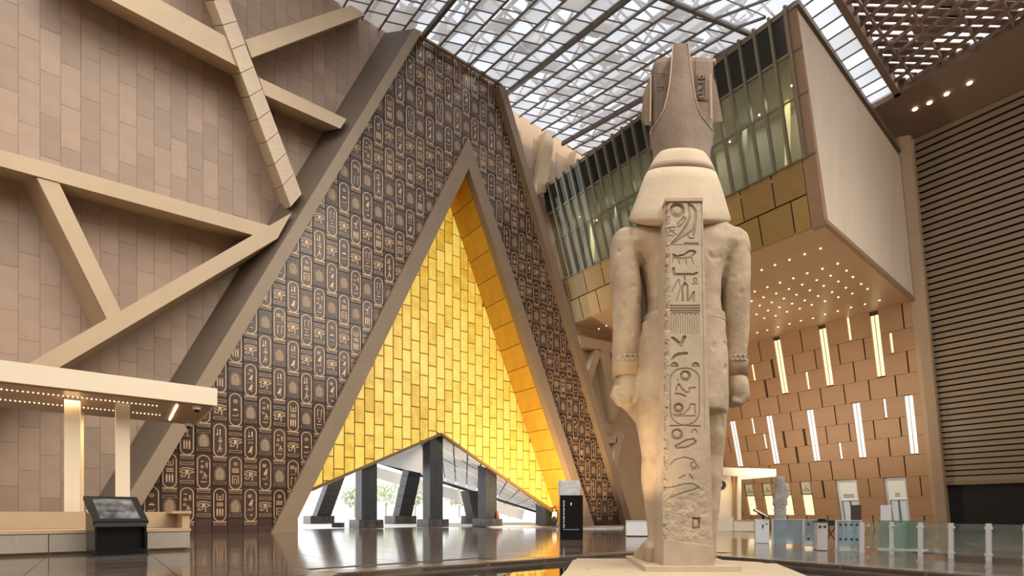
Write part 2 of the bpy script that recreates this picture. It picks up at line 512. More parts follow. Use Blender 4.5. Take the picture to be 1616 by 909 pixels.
# ================================================================== FLOOR, POOL
POOL = [cw(-3.6, 10.75), cw(3.9, 16.4), cw(4.9, 16.7), cw(5.95, 15.1), cw(9.75, 9.6), cw(9.0, 5.5), cw(-3.2, 5.5)]
def in_poly(p, poly):
    c = False; n = len(poly)
    for i in range(n):
        a, b = poly[i], poly[(i+1) % n]
        if (a.y > p.y) != (b.y > p.y) and p.x < (b.x-a.x)*(p.y-a.y)/(b.y-a.y) + a.x: c = not c
    return c
def grow(poly, g):
    c = sum((Vector(p) for p in poly), Vector()) / len(poly)
    out = []
    n = len(poly)
    for i in range(n):
        a, b, d = poly[i-1], poly[i], poly[(i+1) % n]
        e1 = (b-a).normalized(); e2 = (d-b).normalized()
        n1 = Vector((e1.y, -e1.x, 0)); n2 = Vector((e2.y, -e2.x, 0))
        if n1.dot(b-c) < 0: n1 = -n1
        if n2.dot(b-c) < 0: n2 = -n2
        nn = (n1+n2).normalized()
        out.append(b + nn * (g / max(0.4, nn.dot(n1))))
    return out
RAMP_U, RAMP_K = 25.0, 0.0202
def floor_z(u): return 0.0 if u < RAMP_U else -(u-RAMP_U)*RAMP_K

# the floor slab with a hole for the pool
hole = grow(POOL, 0.25)
fz = -0.02
bm = bmesh.new()
def loop(pts):
    vs = [bm.verts.new(p) for p in pts]
    return [bm.edges.new((vs[i], vs[(i+1) % len(vs)])) for i in range(len(vs))]
ed = loop([(-70, -30, fz), (RAMP_U, -30, fz), (RAMP_U, 120, fz), (-70, 120, fz)]) + loop([(p.x, p.y, fz) for p in hole])
bmesh.ops.triangle_fill(bm, use_beauty=True, edges=ed)
vs = [bm.verts.new(p) for p in [(RAMP_U, -30, fz), (90, -30, fz-(90-RAMP_U)*RAMP_K), (90, 120, fz-(90-RAMP_U)*RAMP_K), (RAMP_U, 120, fz)]]
bm.faces.new(vs)
bmesh.ops.remove_doubles(bm, verts=bm.verts, dist=1e-4)
bmesh.ops.recalc_face_normals(bm, faces=bm.faces)
if sum(f.normal.z for f in bm.faces) < 0: bmesh.ops.reverse_faces(bm, faces=bm.faces)
me = bpy.data.meshes.new('floor'); bm.to_mesh(me); bm.free(); me.materials.append(M['floor'])
floor = inst('floor', me, Matrix.Identity(4), label='dark polished stone floor of the hall', kind='structure')
# walls of the hall beside and behind the viewer
build('wall_rear', MB().box((-40, -30.5, -.5), (70, -30, 26)), M['tan'], label='plain tan wall behind the viewer', kind='structure')
build('wall_side', MB().box((-38.5, -30, -.5), (-38, VT, 30)), M['tan'], label='plain tan side wall beyond the booth', kind='structure')
# nearest floor tiles, one by one
T = 1.2
cand = []
for i in range(-20, 21):
    for j in range(-2, 30):
        c = Vector(((i+0.5)*T, (j+0.5)*T, 0))
        if c.x + T > RAMP_U: continue
        cs = [Vector(((i+a)*T, (j+b)*T, 0)) for a in (0, 1) for b in (0, 1)]
        if not any(in_view(p, 0) for p in cs): continue
        if any(in_poly(p, hole) for p in cs) or in_poly(c, hole): continue
        q = proj(c)
        cand.append((q[2], c))
cand.sort(key=lambda t: t[0])
tile_me = plate_mesh('floor_tile', T-0.014, T-0.014, 0.02, M['floor_tile'], 0.003)
for _, c in cand[:300]:
    inst('floor_tile', tile_me, Matrix.Translation((c.x, c.y, -0.02)), floor)
# pool: coping ring in stones, water, basin
cop_out, cop_in = grow(POOL, 0.55), POOL
basin = MB(); deep = -0.45
n = len(POOL)
basin.add([Vector((p.x, p.y, -0.02)) for p in POOL] + [Vector((p.x, p.y, deep)) for p in POOL], [[i, (i+1) % n, n+(i+1) % n, n+i] for i in range(n)] + [list(range(n, 2*n))])
pool = build('pool_basin', basin, M['coping'], label='sunken reflecting pool basin around the statue platform', cat='pool', kind='structure')
for i in range(n):
    a0, a1, b0, b1 = cop_in[i], cop_in[(i+1) % n], cop_out[i], cop_out[(i+1) % n]
    L = (a1-a0).length; k = max(1, int(L/1.6))
    for j in range(k):
        t0, t1 = j/k + 0.004, (j+1)/k - 0.004
        q = [a0.lerp(a1, t0), a0.lerp(a1, t1), b0.lerp(b1, t1), b0.lerp(b1, t0)]
        build('coping_stone', MB().hexa([p + Vector((0, 0, -0.10)) for p in q], [p + Vector((0, 0, 0.012)) for p in q]), M['coping'], pool)
wp = [Vector((p.x, p.y, -0.14)) for p in grow(POOL, -0.001)]
build('water', MB().add(wp, [list(range(n))]), M['water'], label='still dark water in the reflecting pool', cat='water', kind='stuff')
plat = [cw(1.69, 14.25), cw(5.4, 13.9), cw(6.62, 12.85), cw(5.95, 10.6), cw(5.3, 8.2), cw(0.55, 8.2), cw(0.98, 10.3)]
po = build('statue_platform', MB().hexa([p + Vector((0, 0, -0.45)) for p in plat], [p + Vector((0, 0, -0.03)) for p in plat]), M['platform'],
           label='low sandstone platform carrying the colossal statue', cat='platform')
# paving boards of the platform top
pf = Frame((0, 0, 0), (CS, -SN, 0), (SN, CS, 0), (0, 0, 1))
pl2 = [pf.st(p) for p in plat]
cen = (sum(p[0] for p in pl2)/len(pl2), sum(p[1] for p in pl2)/len(pl2))
pp = [half(pl2[i], pl2[(i+1) % len(pl2)], cen) for i in range(len(pl2))]
for i in range(8):
    for j in range(3):
        x0 = 0.2 + j*2.3 + (i % 2)*0.8 - 0.8; y0 = 8.0 + i*0.8
        piece('paving_slab', pf, (x0, y0, x0+2.3, y0+0.8), pp, -0.03, 0.04, M['platform'], po, 0.006, 0.004)

# ================================================================== INSCRIBED WALL
GF = Frame((0, VG, 0), (1, 0, 0), (0, 0, 1), (0, -1, 0))
def g2(x, y, v=VG): 
    p = pv(x, y, v); return (p.x, p.z)
# edges in wall coordinates
WL0, WL1 = g2(190, 838), g2(655, 54)
WR0, WR1 = g2(990, 829), g2(789, 137)
WL0 = (WL0[0]-0.3, WL0[1]); WL1 = (WL1[0]-0.4, WL1[1])
mid = g2(680, 300)
H_L = half(WL0, WL1, mid); H_R = half(WR0, WR1, mid)
H_T = (0, 1, ZR + 0.1); H_B = (0, -1, 0)
# portal triangle (outer edge of its stone surround)
TL, TA, TR = g2(425, 840), g2(735, 221), g2(933, 830)
TL = (TL[0], 0.0); TR = (TR[0], 0.0)
half_w = (TR[0]-TL[0])/2; ta_u = (TL[0]+TR[0])/2; ta_z = TA[1]
TA = (ta_u, ta_z)
wall = empty('wall_back', GF.p(ta_u, 0, -0.4), label='dark inscribed wall with bronze cartouche columns around the golden portal', cat='wall', kind='structure')
# backing, in two wings and a top piece, leaving the portal open
fw_t = 0.9
bk = MB()
def bpoly(pts): bk.hexa([GF.p(x, y, -0.35) for x, y in pts], [GF.p(x, y, -0.02) for x, y in pts])
WLx = lambda z: WL0[0] + (WL1[0]-WL0[0])*(z-WL0[1])/(WL1[1]-WL0[1])
WRx = lambda z: WR0[0] + (WR1[0]-WR0[0])*(z-WR0[1])/(WR1[1]-WR0[1])
i_a = (ta_u, ta_z - 1.2)
bpoly([(WLx(0), -.06), (TL[0]+0.6, -.06), i_a, (ta_u, ZR), (WLx(ZR), ZR)])
bpoly([(ta_u, ZR), i_a, (TR[0]-0.6, -.06), (WRx(0), -.06), (WRx(ZR), ZR)])
build('backing', bk, M['joint'], wall)

# ---- relief library (local x right, y up, z out)
RZ = 0.03
class Rel(MB):
    def st(s, pts, w=0.035, closed=False, h=RZ):
        pts = [Vector((p[0], p[1], 0)) for p in pts]
        if closed: pts.append(pts[0])
        for i_, (a, b) in enumerate(zip(pts, pts[1:])):
            d = b - a
            if d.length < 1e-5: continue
            h2 = h + (.0025 if i_ % 2 else 0)
            dn = d.normalized(); sd = Vector((-dn.y, dn.x, 0)) * (w/2)
            a2 = a - dn*(w*0.3); b2 = b + dn*(w*0.3)
            q = [a2-sd, b2-sd, b2+sd, a2+sd]
            s.add(q + [p + Vector((0, 0, h2)) for p in q], [[4,5,6,7],[0,1,5,4],[1,2,6,5],[2,3,7,6],[3,0,4,7]])
    def fill(s, pts, h=RZ):
        n = len(pts); q = [Vector((p[0], p[1], 0)) for p in pts]
        s.add(q + [p + Vector((0, 0, h)) for p in q], [list(range(n, 2*n))] + [[i, (i+1) % n, n+(i+1) % n, n+i] for i in range(n)])
    def at(s, fn, cx, cy, sx, sy):
        o = Rel(); fn(o)
        s.add([Vector((p.x*sx+cx, p.y*sy+cy, p.z)) for p in o.v], o.f)
def arc(cx, cy, rx, ry, a0, a1, n=12):
    return [(cx + rx*math.cos(math.radians(a0+(a1-a0)*i/n)), cy + ry*math.sin(math.radians(a0+(a1-a0)*i/n))) for i in range(n+1)]
def s_sun(o):
    o.st(arc(0, 0, .36, .36, 0, 360, 14), .14); o.fill(arc(0, 0, .13, .13, 0, 360, 8)[:-1])
def s_bird(o):
    o.fill([(-.42,-.38),(-.12,.05),(-.02,.30),(.10,.46),(.24,.46),(.36,.38),(.24,.32),(.28,.12),(.20,-.10),(.02,-.26)])
    o.st([(.05,-.24),(.06,-.46),(.20,-.46)], .07); o.st([(.14,-.16),(.16,-.46)], .07)
def s_ibis(o):
    o.fill([(-.40,-.02),(-.18,.16),(.12,.12),(.20,.0),(.02,-.10),(-.22,-.10)])
    o.st([(.14,.08),(.24,.28),(.16,.42),(.30,.46),(.46,.34)], .08)
    o.st([(-.02,-.08),(.0,-.46)], .06); o.st([(.08,-.06),(.12,-.46)], .06); o.st([(-.4,-.47),(.4,-.47)], .06)
def s_mouth(o):
    o.st(arc(0, -.30, .50, .50, 35, 145, 8), .10); o.st(arc(0, .30, .50, .50, 215, 325, 8), .10)
def s_water(o):
    o.st([(-.48 + .12*i, .12*(i % 2) - .06) for i in range(9)], .10)
def s_reed(o):
    o.fill([(-.10,-.48),(-.16,.20),(0,.48),(.14,.20),(.08,-.48)])
def s_reeds(o):
    for k in (-.34, 0, .34): o.at(s_reed, k, 0, .8, 1)
def s_bread(o): o.fill(arc(0, -.2, .42, .5, 0, 180, 8))
def s_bar(o): o.fill([(-.46,-.2),(.46,-.2),(.46,.2),(-.46,.2)])
def s_bars(o):
    for k in (-.36, 0, .36): o.fill([(-.46,k-.1),(.46,k-.1),(.46,k+.1),(-.46,k+.1)])
def s_snake(o): o.st([(-.46,.10),(-.30,-.14),(-.08,.06),(.12,-.12),(.30,.02),(.38,.30),(.46,.24)], .12)
def s_arms(o): o.st([(-.40,.45),(-.40,-.30),(-.10,-.42),(-.10,.2)], .10); o.st([(.40,.45),(.40,-.30),(.10,-.42),(.10,.2)], .10)
def s_crook(o):
    for k in (-.3, .3): o.st([(k,-.48),(k,.30),(k+.1,.44),(k+.22,.34)], .09)
def s_flail(o):
    o.st([(-.25,.48),(-.25,-.1)], .09); o.fill(arc(-.25, -.28, .18, .2, 0, 360, 9)[:-1]); o.fill([(.12,.48),(.34,.48),(.34,-.40),(.2,-.48),(.12,-.40)])
def s_man(o):
    o.fill(arc(0, .34, .13, .13, 0, 360, 8)[:-1]); o.fill([(-.16,.2),(.16,.2),(.12,-.1),(-.14,-.1)])
    o.st([(-.12,-.1),(-.34,-.46)], .12); o.st([(.1,-.1),(.2,-.28),(.2,-.46)], .12); o.st([(.12,.14),(.42,-.02)], .09)
def s_stool(o): o.st([(-.4,-.45),(-.4,.4),(.4,.4),(.4,-.45)], .10); o.st([(-.15,-.45),(-.15,.1),(.15,.1),(.15,-.45)], .08)
def s_ankh(o):
    o.st(arc(0, .25, .18, .22, 0, 360, 10), .10); o.st([(0,.05),(0,-.48)], .12); o.st([(-.34,-.02),(.34,-.02)], .12)
def s_vulture(o):
    o.fill([(-.44,-.30),(-.20,.10),(.04,.34),(.20,.46),(.34,.40),(.30,.28),(.18,.20),(.24,-.06),(.10,-.30),(-.14,-.34)]); o.st([(-.02,-.3),(-.02,-.48),(.2,-.48)], .08)
CW_, CH_, MH_ = 0.872, 2.46, 1.56
SY = {'sun': s_sun, 'bird': s_bird, 'ibis': s_ibis, 'mouth': s_mouth, 'water': s_water, 'reeds': s_reeds, 'bread': s_bread, 'bar': s_bar, 'bars': s_bars,
      'snake': s_snake, 'arms': s_arms, 'crook': s_crook, 'flail': s_flail, 'man': s_man, 'stool': s_stool, 'ankh': s_ankh, 'vulture': s_vulture}
VAR = [
    [('flail', 0, .55, .36, .40), ('snake', 0, .22, .36, .18), ('mouth', 0, .02, .38, .22), ('bird', 0, -.44, .40, .52)],
    [('sun', 0, .64, .26, .26), ('bread', -.12, .40, .2, .12), ('bird', .02, .18, .36, .40), ('snake', 0, -.14, .38, .14), ('bird', 0, -.46, .40, .48)],
    [('ibis', 0, .42, .42, .60), ('reeds', 0, -.35, .40, .62)],
    [('bars', -.06, .58, .28, .24), ('reeds', .17, .45, .12, .44), ('water', 0, .12, .40, .18), ('crook', 0, -.35, .40, .62)],
    [('crook', 0, .46, .40, .52), ('mouth', 0, .06, .36, .24), ('bread', 0, -.14, .22, .16), ('bar', 0, -.36, .38, .14), ('water', 0, -.58, .38, .18)],
    [('sun', 0, .62, .26, .26), ('bars', 0, .20, .42, .28), ('stool', 0, -.38, .42, .56)],
    [('bars', -.05, .60, .26, .22), ('vulture', .04, .18, .38, .52), ('snake', -.02, -.26, .34, .28), ('bread', .04, -.60, .22, .16)],
    [('arms', 0, .50, .42, .46), ('bars', 0, .06, .40, .24), ('reeds', 0, -.40, .42, .56)],
    [('bread', -.08, .66, .22, .12), ('reeds', .16, .46, .12, .40), ('sun', -.08, .34, .22, .22), ('sun', -.12, .02, .2, .2), ('man', .06, -.20, .34, .40), ('bar', 0, -.58, .36, .12)],
    [('sun', 0, .55, .28, .28), ('bread', 0, .02, .36, .24), ('snake', 0, -.34, .36, .26), ('water', 0, -.62, .34, .14)],
    [('flail', -.06, .52, .30, .44), ('ankh', .02, -.02, .34, .52), ('man', 0, -.50, .36, .44)],
]
def rel_cart(k):
    r = Rel(); w, top, bot = .33, 1.10, -.93
    pts = arc(0, top-.36, w, .36, 180, 0, 10) + arc(0, bot+.36, w, .36, 0, -180, 10)
    r.st(pts, .05, True)
    r.st([(-.36, bot-.03), (.36, bot-.03)], .06)
    r.st([(-.32, bot-.24), (.32, bot-.24), (.32, bot-.13), (-.32, bot-.13)], .022, True)
    for nm, cx, cy, sx, sy in VAR[k]: r.at(SY[nm], cx, cy + .06, sx, sy)
    return r
def rel_eye():
    r = Rel()
    r.st([(-.36,.16),(-.2,.27),(.05,.28),(.36,.20)], .05)
    r.st([(-.36,.02),(-.16,.15),(.08,.16),(.36,.04),(.10,-.06),(-.14,-.05),(-.36,.02)], .045)
    r.fill(arc(.0, .05, .10, .09, 0, 360, 9)[:-1])
    r.st([(.10,-.06),(.10,-.34)], .06); r.st([(.0,-.06),(-.12,-.24),(-.28,-.26),(-.30,-.16),(-.22,-.13)], .045)
    r.st([(-.34,.60),(.34,.60),(.34,.48),(-.34,.48)], .022, True); r.st([(-.34,-.62),(.34,-.62),(.34,-.49),(-.34,-.49)], .022, True)
    return r
def rel_scarab():
    r = Rel()
    r.fill([(-.20,-.38),(-.24,-.1),(-.22,.12),(-.14,.30),(0,.38),(.14,.30),(.22,.12),(.24,-.1),(.20,-.38)], RZ*.6)
    r.st([(-.27,-.36),(-.29,.05),(-.20,.32),(0,.44),(.20,.32),(.29,.05),(.27,-.36)], .03)
    r.st([(-.12,-.3),(-.12,.1)], .03, h=RZ*1.2); r.st([(0,-.34),(0,.14)], .03, h=RZ*1.2); r.st([(.12,-.3),(.12,.1)], .03, h=RZ*1.2)
    r.fill(arc(0, .22, .09, .08, 0, 360, 8)[:-1], RZ*1.3)
    r.st([(-.34,.60),(.34,.60),(.34,.48),(-.34,.48)], .022, True); r.st([(-.34,-.62),(.34,-.62),(.34,-.49),(-.34,-.49)], .022, True)
    return r
def relmesh(nm, r, m):
    me = r.mesh(nm, m)
    bm = bmesh.new(); bm.from_mesh(me); bmesh.ops.recalc_face_normals(bm, faces=bm.faces)
    bm.to_mesh(me); bm.free(); return me
REL_C = [relmesh('cartouche_relief', rel_cart(k), M['inlay']) for k in range(len(VAR))]
REL_E = relmesh('eye_relief', rel_eye(), M['inlay'])
REL_S = relmesh('scarab_relief', rel_scarab(), M['inlay_dull'])
def cut_relief(me, ox, oy, planes):
    bm = bmesh.new(); bm.from_mesh(me)
    for nx, ny, c in planes:
        L = math.hypot(nx, ny); nx, ny, c = nx/L, ny/L, c/L
        cc = c - (nx*ox + ny*oy)
        geom = bm.verts[:] + bm.edges[:] + bm.faces[:]
        if not geom: break
        bmesh.ops.bisect_plane(bm, geom=geom, plane_co=(nx*cc, ny*cc, 0), plane_no=(nx, ny, 0), clear_outer=True)
    if not bm.faces: bm.free(); return None
    m2 = bpy.data.meshes.new(me.name); bm.to_mesh(m2); bm.free(); m2.materials.append(me.materials[0])
    return m2
# portal sides: keep the outside
ins = (ta_u, 2.0)
def neg(h): return (-h[0], -h[1], -h[2])
TLi, TRi, TAi = (TL[0]+0.55, 0.0), (TR[0]-0.55, 0.0), (ta_u, ta_z-1.4)
H_PL = neg(half(TLi, TAi, ins)); H_PR = neg(half(TRi, TAi, ins))
u0 = 5.384 - 0.872*8
ncol = 0
for i in range(62):
    x0 = u0 + i*CW_; x1 = x0 + CW_; xc = (x0+x1)/2
    k = i - 8                          # column counted from the first whole one by the bench
    z = 0.46 - (0 if k % 2 == 0 else 2.01) - 4.02
    base = (k % 4)
    j = 0
    while z < ZR + 0.5:
        for part_ in ('c', 'm'):
            h = CH_ if part_ == 'c' else MH_
            lo_, hi_ = z, z + h
            z += h
            if hi_ < 0.5 or lo_ > ZR: continue
            lo_c = max(lo_, 0.46)
            planes = [H_L, H_R, H_T, (0, -1, -0.46)]
            if xc < ta_u: planes.append(H_PL)
            else: planes.append(H_PR)
            rect = (x0, lo_, x1, hi_)
            poly = clip([(x0, lo_), (x1, lo_), (x1, hi_), (x0, hi_)], planes)
            if len(poly) < 3 or area(poly) < 0.08: continue
            kindn = 'cartouche_panel' if part_ == 'c' else ('eye_panel' if ((j + (1 if base in (0, 1) else 0)) % 2 == 0) else 'scarab_panel')
            pn = piece(kindn, GF, rect, planes, -0.02, 0.06, M['slab'], wall, 0.012, 0.01, 0.05)
            if pn is None: continue
            ncol += 1
            src = REL_C[(i*5 + j*3 + (i*j) % 4) % len(VAR)] if part_ == 'c' else (REL_E if kindn == 'eye_panel' else REL_S)
            oy = (lo_ + 1.22) if part_ == 'c' else (lo_ + hi_)/2
            whole = abs(area(poly) - CW_*h) < 1e-4
            rm = src if whole else cut_relief(src, xc, oy, planes)
            if hi_ < 1.3: rm = None
            if rm: inst(src.name, rm, GF.mtx(xc, oy, 0.038), pn)
            if part_ == 'm': j += 1
    # plain dark base course
    rectp = clip([(x0, -.06), (x1, -.06), (x1, 0.46), (x0, 0.46)], [H_L, H_R, H_PL if xc < ta_u else H_PR])
    if len(rectp) >= 3 and area(rectp) > 0.05:
        build('base_panel', slab(GF, inset(rectp, 0.01) or rectp, -0.02, 0.05), M['slab'], wall)
print('glyph panels', ncol)

# ================================================================== PORTAL
PF = Frame((0, VF+0.15, 0), (1, 0, 0), (0, 0, 1), (0, -1, 0))
VGOLD = VF + 0.15 + 3.9
sl = (ta_u - TL[0]) / ta_z       # run per height
fw = 1.25                         # horizontal width of the stone surround
ia_z = ta_z - fw/sl
def leg(side):
    s_ = -1 if side == 'L' else 1
    xb = TL[0] if side == 'L' else TR[0]
    xi = xb - s_*(fw + sl*0.9)
    return [(xb, -.06), (xi, -.06), (xi, 0.9), (ta_u, ia_z), (ta_u, ta_z)]
portal = empty('trim_1', PF.p(ta_u, 0), label='tall triangular stone surround of the golden portal', cat='portal surround', kind='structure')
for side in 'LR':
    q = leg(side)
    build('surround_leg', MB().hexa([PF.p(x, y, -0.7) for x, y in q], [PF.p(x, y, 0.02) for x, y in q]), M['frame'], portal)
# deep gilded reveals, built of slabs
iL, iR, iA = (TL[0]+fw, 0.0), (TR[0]-fw, 0.0), (ta_u, ia_z)
def reveal(p, q, nseg, name, zmin=0):
    a, b = Vector((p[0], VF+0.15+0.7, p[1])), Vector((q[0], VF+0.15+0.7, q[1]))
    a1, b1 = a + Vector((0, 3.4, 0)), b + Vector((0, 3.4, 0))
    inw = Vector((ta_u, a.y, 4)) - a; d = (b-a).normalized(); inw = (inw - d*inw.dot(d)); inw.y = 0; inw.normalize()
    for i in range(nseg):
        t0, t1 = i/nseg + .0008, (i+1)/nseg - .0008
        for w0, w1 in ((0, .497), (.503, 1)):
            q4 = [a.lerp(b, t0).lerp(a1.lerp(b1, t0), w0), a.lerp(b, t1).lerp(a1.lerp(b1, t1), w0), a.lerp(b, t1).lerp(a1.lerp(b1, t1), w1), a.lerp(b, t0).lerp(a1.lerp(b1, t0), w1)]
            build('reveal_slab', MB().hexa([p_ - inw*0.25 for p_ in q4], q4), M['gold_reveal'], portal)
reveal(iR, iA, 16, 'reveal'); reveal(iL, iA, 16, 'reveal')
for p_, s_ in ((iL, -1), (iR, 1)):
    q4 = [Vector((p_[0]+s_*.2, VF+.5, -.05)), Vector((ta_u+s_*.2, VF+.5, ia_z)), Vector((ta_u+s_*.2, VF+4.4, ia_z)), Vector((p_[0]+s_*.2, VF+4.4, -.05))]
    build('reveal_backing', MB().hexa(q4, [q + Vector((s_*.5, 0, 0)) for q in q4]), M['gold_edge'], portal)

# golden backlit screen
AF = Frame((0, VGOLD, 0), (1, 0, 0), (0, 0, 1), (0, -1, 0))
b0, b1, b2 = g2(470, 786, VGOLD), g2(695, 685, VGOLD), g2(884, 811, VGOLD)
gold = empty('wall_screen', AF.p(ta_u, b1[1], 0), label='golden backlit alabaster screen filling the triangular portal', cat='screen', kind='structure')
HL = half(iL, iA, ins); HR = half(iR, iA, ins)
HBL = half(b0, b1, (b1[0], b1[1]+5)); HBR = half(b2, b1, (b1[0], b1[1]+5))
GW, GH = 0.83, 1.90
bx = MB()
for x in range(60):
    pass
for i in range(-30, 31):
    x0 = ta_u + i*GW; x1 = x0 + GW; xc = (x0+x1)/2
    for j in range(0, 24):
        z0_ = j*GH + (GH/2 if i % 2 else 0) - 1; z1_ = z0_ + GH
        pls = [HL, HR, HBL if xc < b1[0] else HBR]
        piece('alabaster_panel', AF, (x0, z0_, x1, z1_), pls, 0.0, 0.07, M['alabaster'], gold, 0.045, 0.03, 0.06)
# dark backing lattice behind the panels
bkp = [b0, b1, b2, (iA[0], iA[1])]
zl = lambda p: p
lpoly = [(iL[0] + (b0[1])*sl, b0[1])]
mbk = MB()
def scr(pts): mbk.hexa([AF.p(x, y, -0.3) for x, y in pts], [AF.p(x, y, -0.01) for x, y in pts])
lb = (iL[0] + b0[1]*sl, b0[1]); rb = (iR[0] - b2[1]*sl, b2[1])
scr([lb, b1, (iA[0], iA[1])]); scr([b1, rb, (iA[0], iA[1])])
build('backing', mbk, M['gold_edge'], gold)
for p, q in ((lb, b1), (b1, rb)):
    build('edge_trim', MB().bar(AF.p(p[0], p[1], 0.05), AF.p(q[0], q[1], 0.05), 0.22, 0.3, Vector((0, 1, 0))), M['gold_edge'], gold)

# ---- pillars below the screen
def screen_bottom(u):
    if u < b1[0]: return b0[1] + (b1[1]-b0[1])*(u-b0[0])/(b1[0]-b0[0])
    return b2[1] + (b1[1]-b2[1])*(u-b2[0])/(b1[0]-b2[0])
PLB = ['dark granite pillar standing under the low side of the golden screen', 'tallest dark granite pillar, below the peak of the golden screen',
       'dark granite pillar with a red bundle on its plinth', 'short dark granite pillar beside the person in a white shirt']
pill = []
for n_, (px, lab) in enumerate(zip((578, 683, 769, 862), PLB)):
    c = pv(px, 830, 41.1); u = c.x
    w = 0.66 if n_ < 3 else 0.8
    top = screen_bottom(u) + 0.1 + (0.7 if n_ != 1 else -0.2)
    e = empty('pillar', (u, 41.1, 0), lab, 'pillar', 'granite pillars under the screen', 'structure')
    build('shaft', MB().box((u-w, 41.1-w, 0.0 if n_ == 3 else 0.7), (u+w, 41.1+w, max(1.2, top))), M['pillar'], e)
    if n_ < 3: build('plinth', MB().box((u-1.05, 41.1-1.05, 0), (u+1.05, 41.1+1.05, 0.72)), M['plinth'], e)
    pill.append(u)
FLB = ['raking dark pillar outside, farthest towards the inscribed wall end of the opening', 'raking outside pillar seen between the two big granite pillars', 'raking outside pillar half hidden behind the pillar with the red bundle']
for (bx_, tx_, ty_), lab in zip(((503, 530, 752), (632, 662, 690), (753, 742, 775)), FLB):
    Y = 62.0
    b = pd(bx_, 826.4, Y); t = pd(tx_, ty_, Y + 1); b.z = 0
    e = empty('pillar', b, lab, 'pillar', 'raking pillars outside', 'structure')
    d = (t-b); d = d / d.z
    p0 = b + d*0.9; p1 = t
    wv = Vector((0.85, 0, 0)); vv = Vector((0, 0.85, 0))
    k = 8
    build('core', MB().hexa([p0-wv*.93-vv*.93, p0+wv*.93-vv*.93, p0+wv*.93+vv*.93, p0-wv*.93+vv*.93], [p1-wv*.93-vv*.93, p1+wv*.93-vv*.93, p1+wv*.93+vv*.93, p1-wv*.93+vv*.93]), M['black_matt'], e)
    for i in range(k):
        a_ = p0.lerp(p1, i/k + .004); c_ = p0.lerp(p1, (i+1)/k - .004)
        build('stone_course', MB().hexa([a_-wv-vv, a_+wv-vv, a_+wv+vv, a_-wv+vv], [c_-wv-vv, c_+wv-vv, c_+wv+vv, c_-wv+vv]), M['pillar'], e)
    build('plinth', MB().box((b.x-1.4, b.y-1.4, 0), (b.x+1.4, b.y+1.4, 0.95)), M['plinth'], e)
# ---- canopy soffit outside
A_ = AF.p(b1[0], b1[1], -0.35); B_ = AF.p(rb[0], rb[1], -0.35)
L_ = AF.p(lb[0], lb[1], -0.35)
P_ = pd(590, 726, 66); Q_ = pd(846, 806, 72)
can = empty('ceiling_canopy', P_, label='sloping pale panelled canopy outside beyond the golden screen', cat='canopy', kind='structure')
def patch(nm, a, b, c, d, nu, nv, m, parent, th=0.15, g=0.012):
    for i in range(nu):
        for j in range(nv):
            u_0, u_1, v_0, v_1 = i/nu+g/2, (i+1)/nu-g/2, j/nv+g, (j+1)/nv-g
            f = lambda s, t: a.lerp(b, s).lerp(d.lerp(c, s), t)
            q = [f(u_0, v_0), f(u_1, v_0), f(u_1, v_1), f(u_0, v_1)]
            build(nm, MB().hexa(q, [p + Vector((0, 0, th)) for p in q]), m, parent)
M['canopy'] = mat('canopy panel', (0.82, 0.84, 0.87), 0.45, vary=0.06)
patch('canopy_panel', A_, B_, Q_, P_.lerp(Q_, 0.42), 9, 5, M['canopy'], can)
patch('canopy_panel', L_.lerp(A_, 0.45), A_, P_.lerp(Q_, 0.42), P_, 4, 4, M['canopy'], can)
mdp = P_.lerp(Q_, .42)
build('backing', MB().add([p + Vector((0, 0, 0.5)) for p in (A_, B_, Q_, mdp)], [[0, 1, 2], [0, 2, 3]]).add([p + Vector((0, 0, 0.5)) for p in (L_.lerp(A_, .45), A_, mdp, P_)], [[0, 1, 2], [0, 2, 3]]), M['canopy'], can)
build('edge_beam', MB().bar(P_ + Vector((0, 0, -.1)), Q_ + Vector((0, 0, -.1)), 0.6, 0.35), M['black_matt'], can)
build('fascia', MB().bar(P_ + Vector((1, 4, -1.0)), Q_ + Vector((1, 4, -0.6)), 0.4, 1.5), M['paving'], can)
# outside ground, low fence, trees
gr = build('ground', MB().box((-40, 42.4, -0.5), (110, 260, -0.008)), M['paving'], label='pale sunlit forecourt paving outside the portal', kind='structure')
# ================================================================== STONE TILE WALL BEHIND THE BEAMS
TF = Frame((0, VT, 0), (1, 0, 0), (0, 0, 1), (0, -1, 0))
tw = empty('wall_left', TF.p(-12, 0), label='rose stone tiled wall crossed by big lattice beams', cat='wall', kind='structure')
def t2(x, y): 
    p = pv(x, y, VT); return (p.x, p.z)
ml0, ml1 = t2(215, 838), t2(640, 60)
H_ML = half(ml0, ml1, t2(100, 300))
LW, LH = 0.86, 2.35
mlx = lambda z: ml0[0] + (ml1[0]-ml0[0])*(z-ml0[1])/(ml1[1]-ml0[1]) + 0.3
build('backing', MB().hexa([(-36, VT+.02, 0), (mlx(0), VT+.02, 0), (mlx(ZR+3), VT+.02, ZR+3), (-36, VT+.02, ZR+3)], [(-36, VT+.4, 0), (mlx(0), VT+.4, 0), (mlx(ZR+3), VT+.4, ZR+3), (-36, VT+.4, ZR+3)]), M['tile_back'], tw)
cnt = 0
for i in range(-24, 26):
    x0 = i*LW; x1 = x0+LW
    offs = (i*0.37 % 1.0)*LH
    for j in range(-1, 18):
        z0_ = j*LH + offs; z1_ = z0_ + LH
        if z1_ < 0 or z0_ > ZR+2: continue
        if not in_view(TF.p((x0+x1)/2, (z0_+z1_)/2), 60): continue
        o = piece('stone_tile', TF, (x0, z0_, x1, z1_), [H_ML, (0, -1, 0)], -0.02, random.uniform(.045, .06), M['tile'], tw, 0.005, 0.004)
        if o: cnt += 1
print('tiles', cnt)

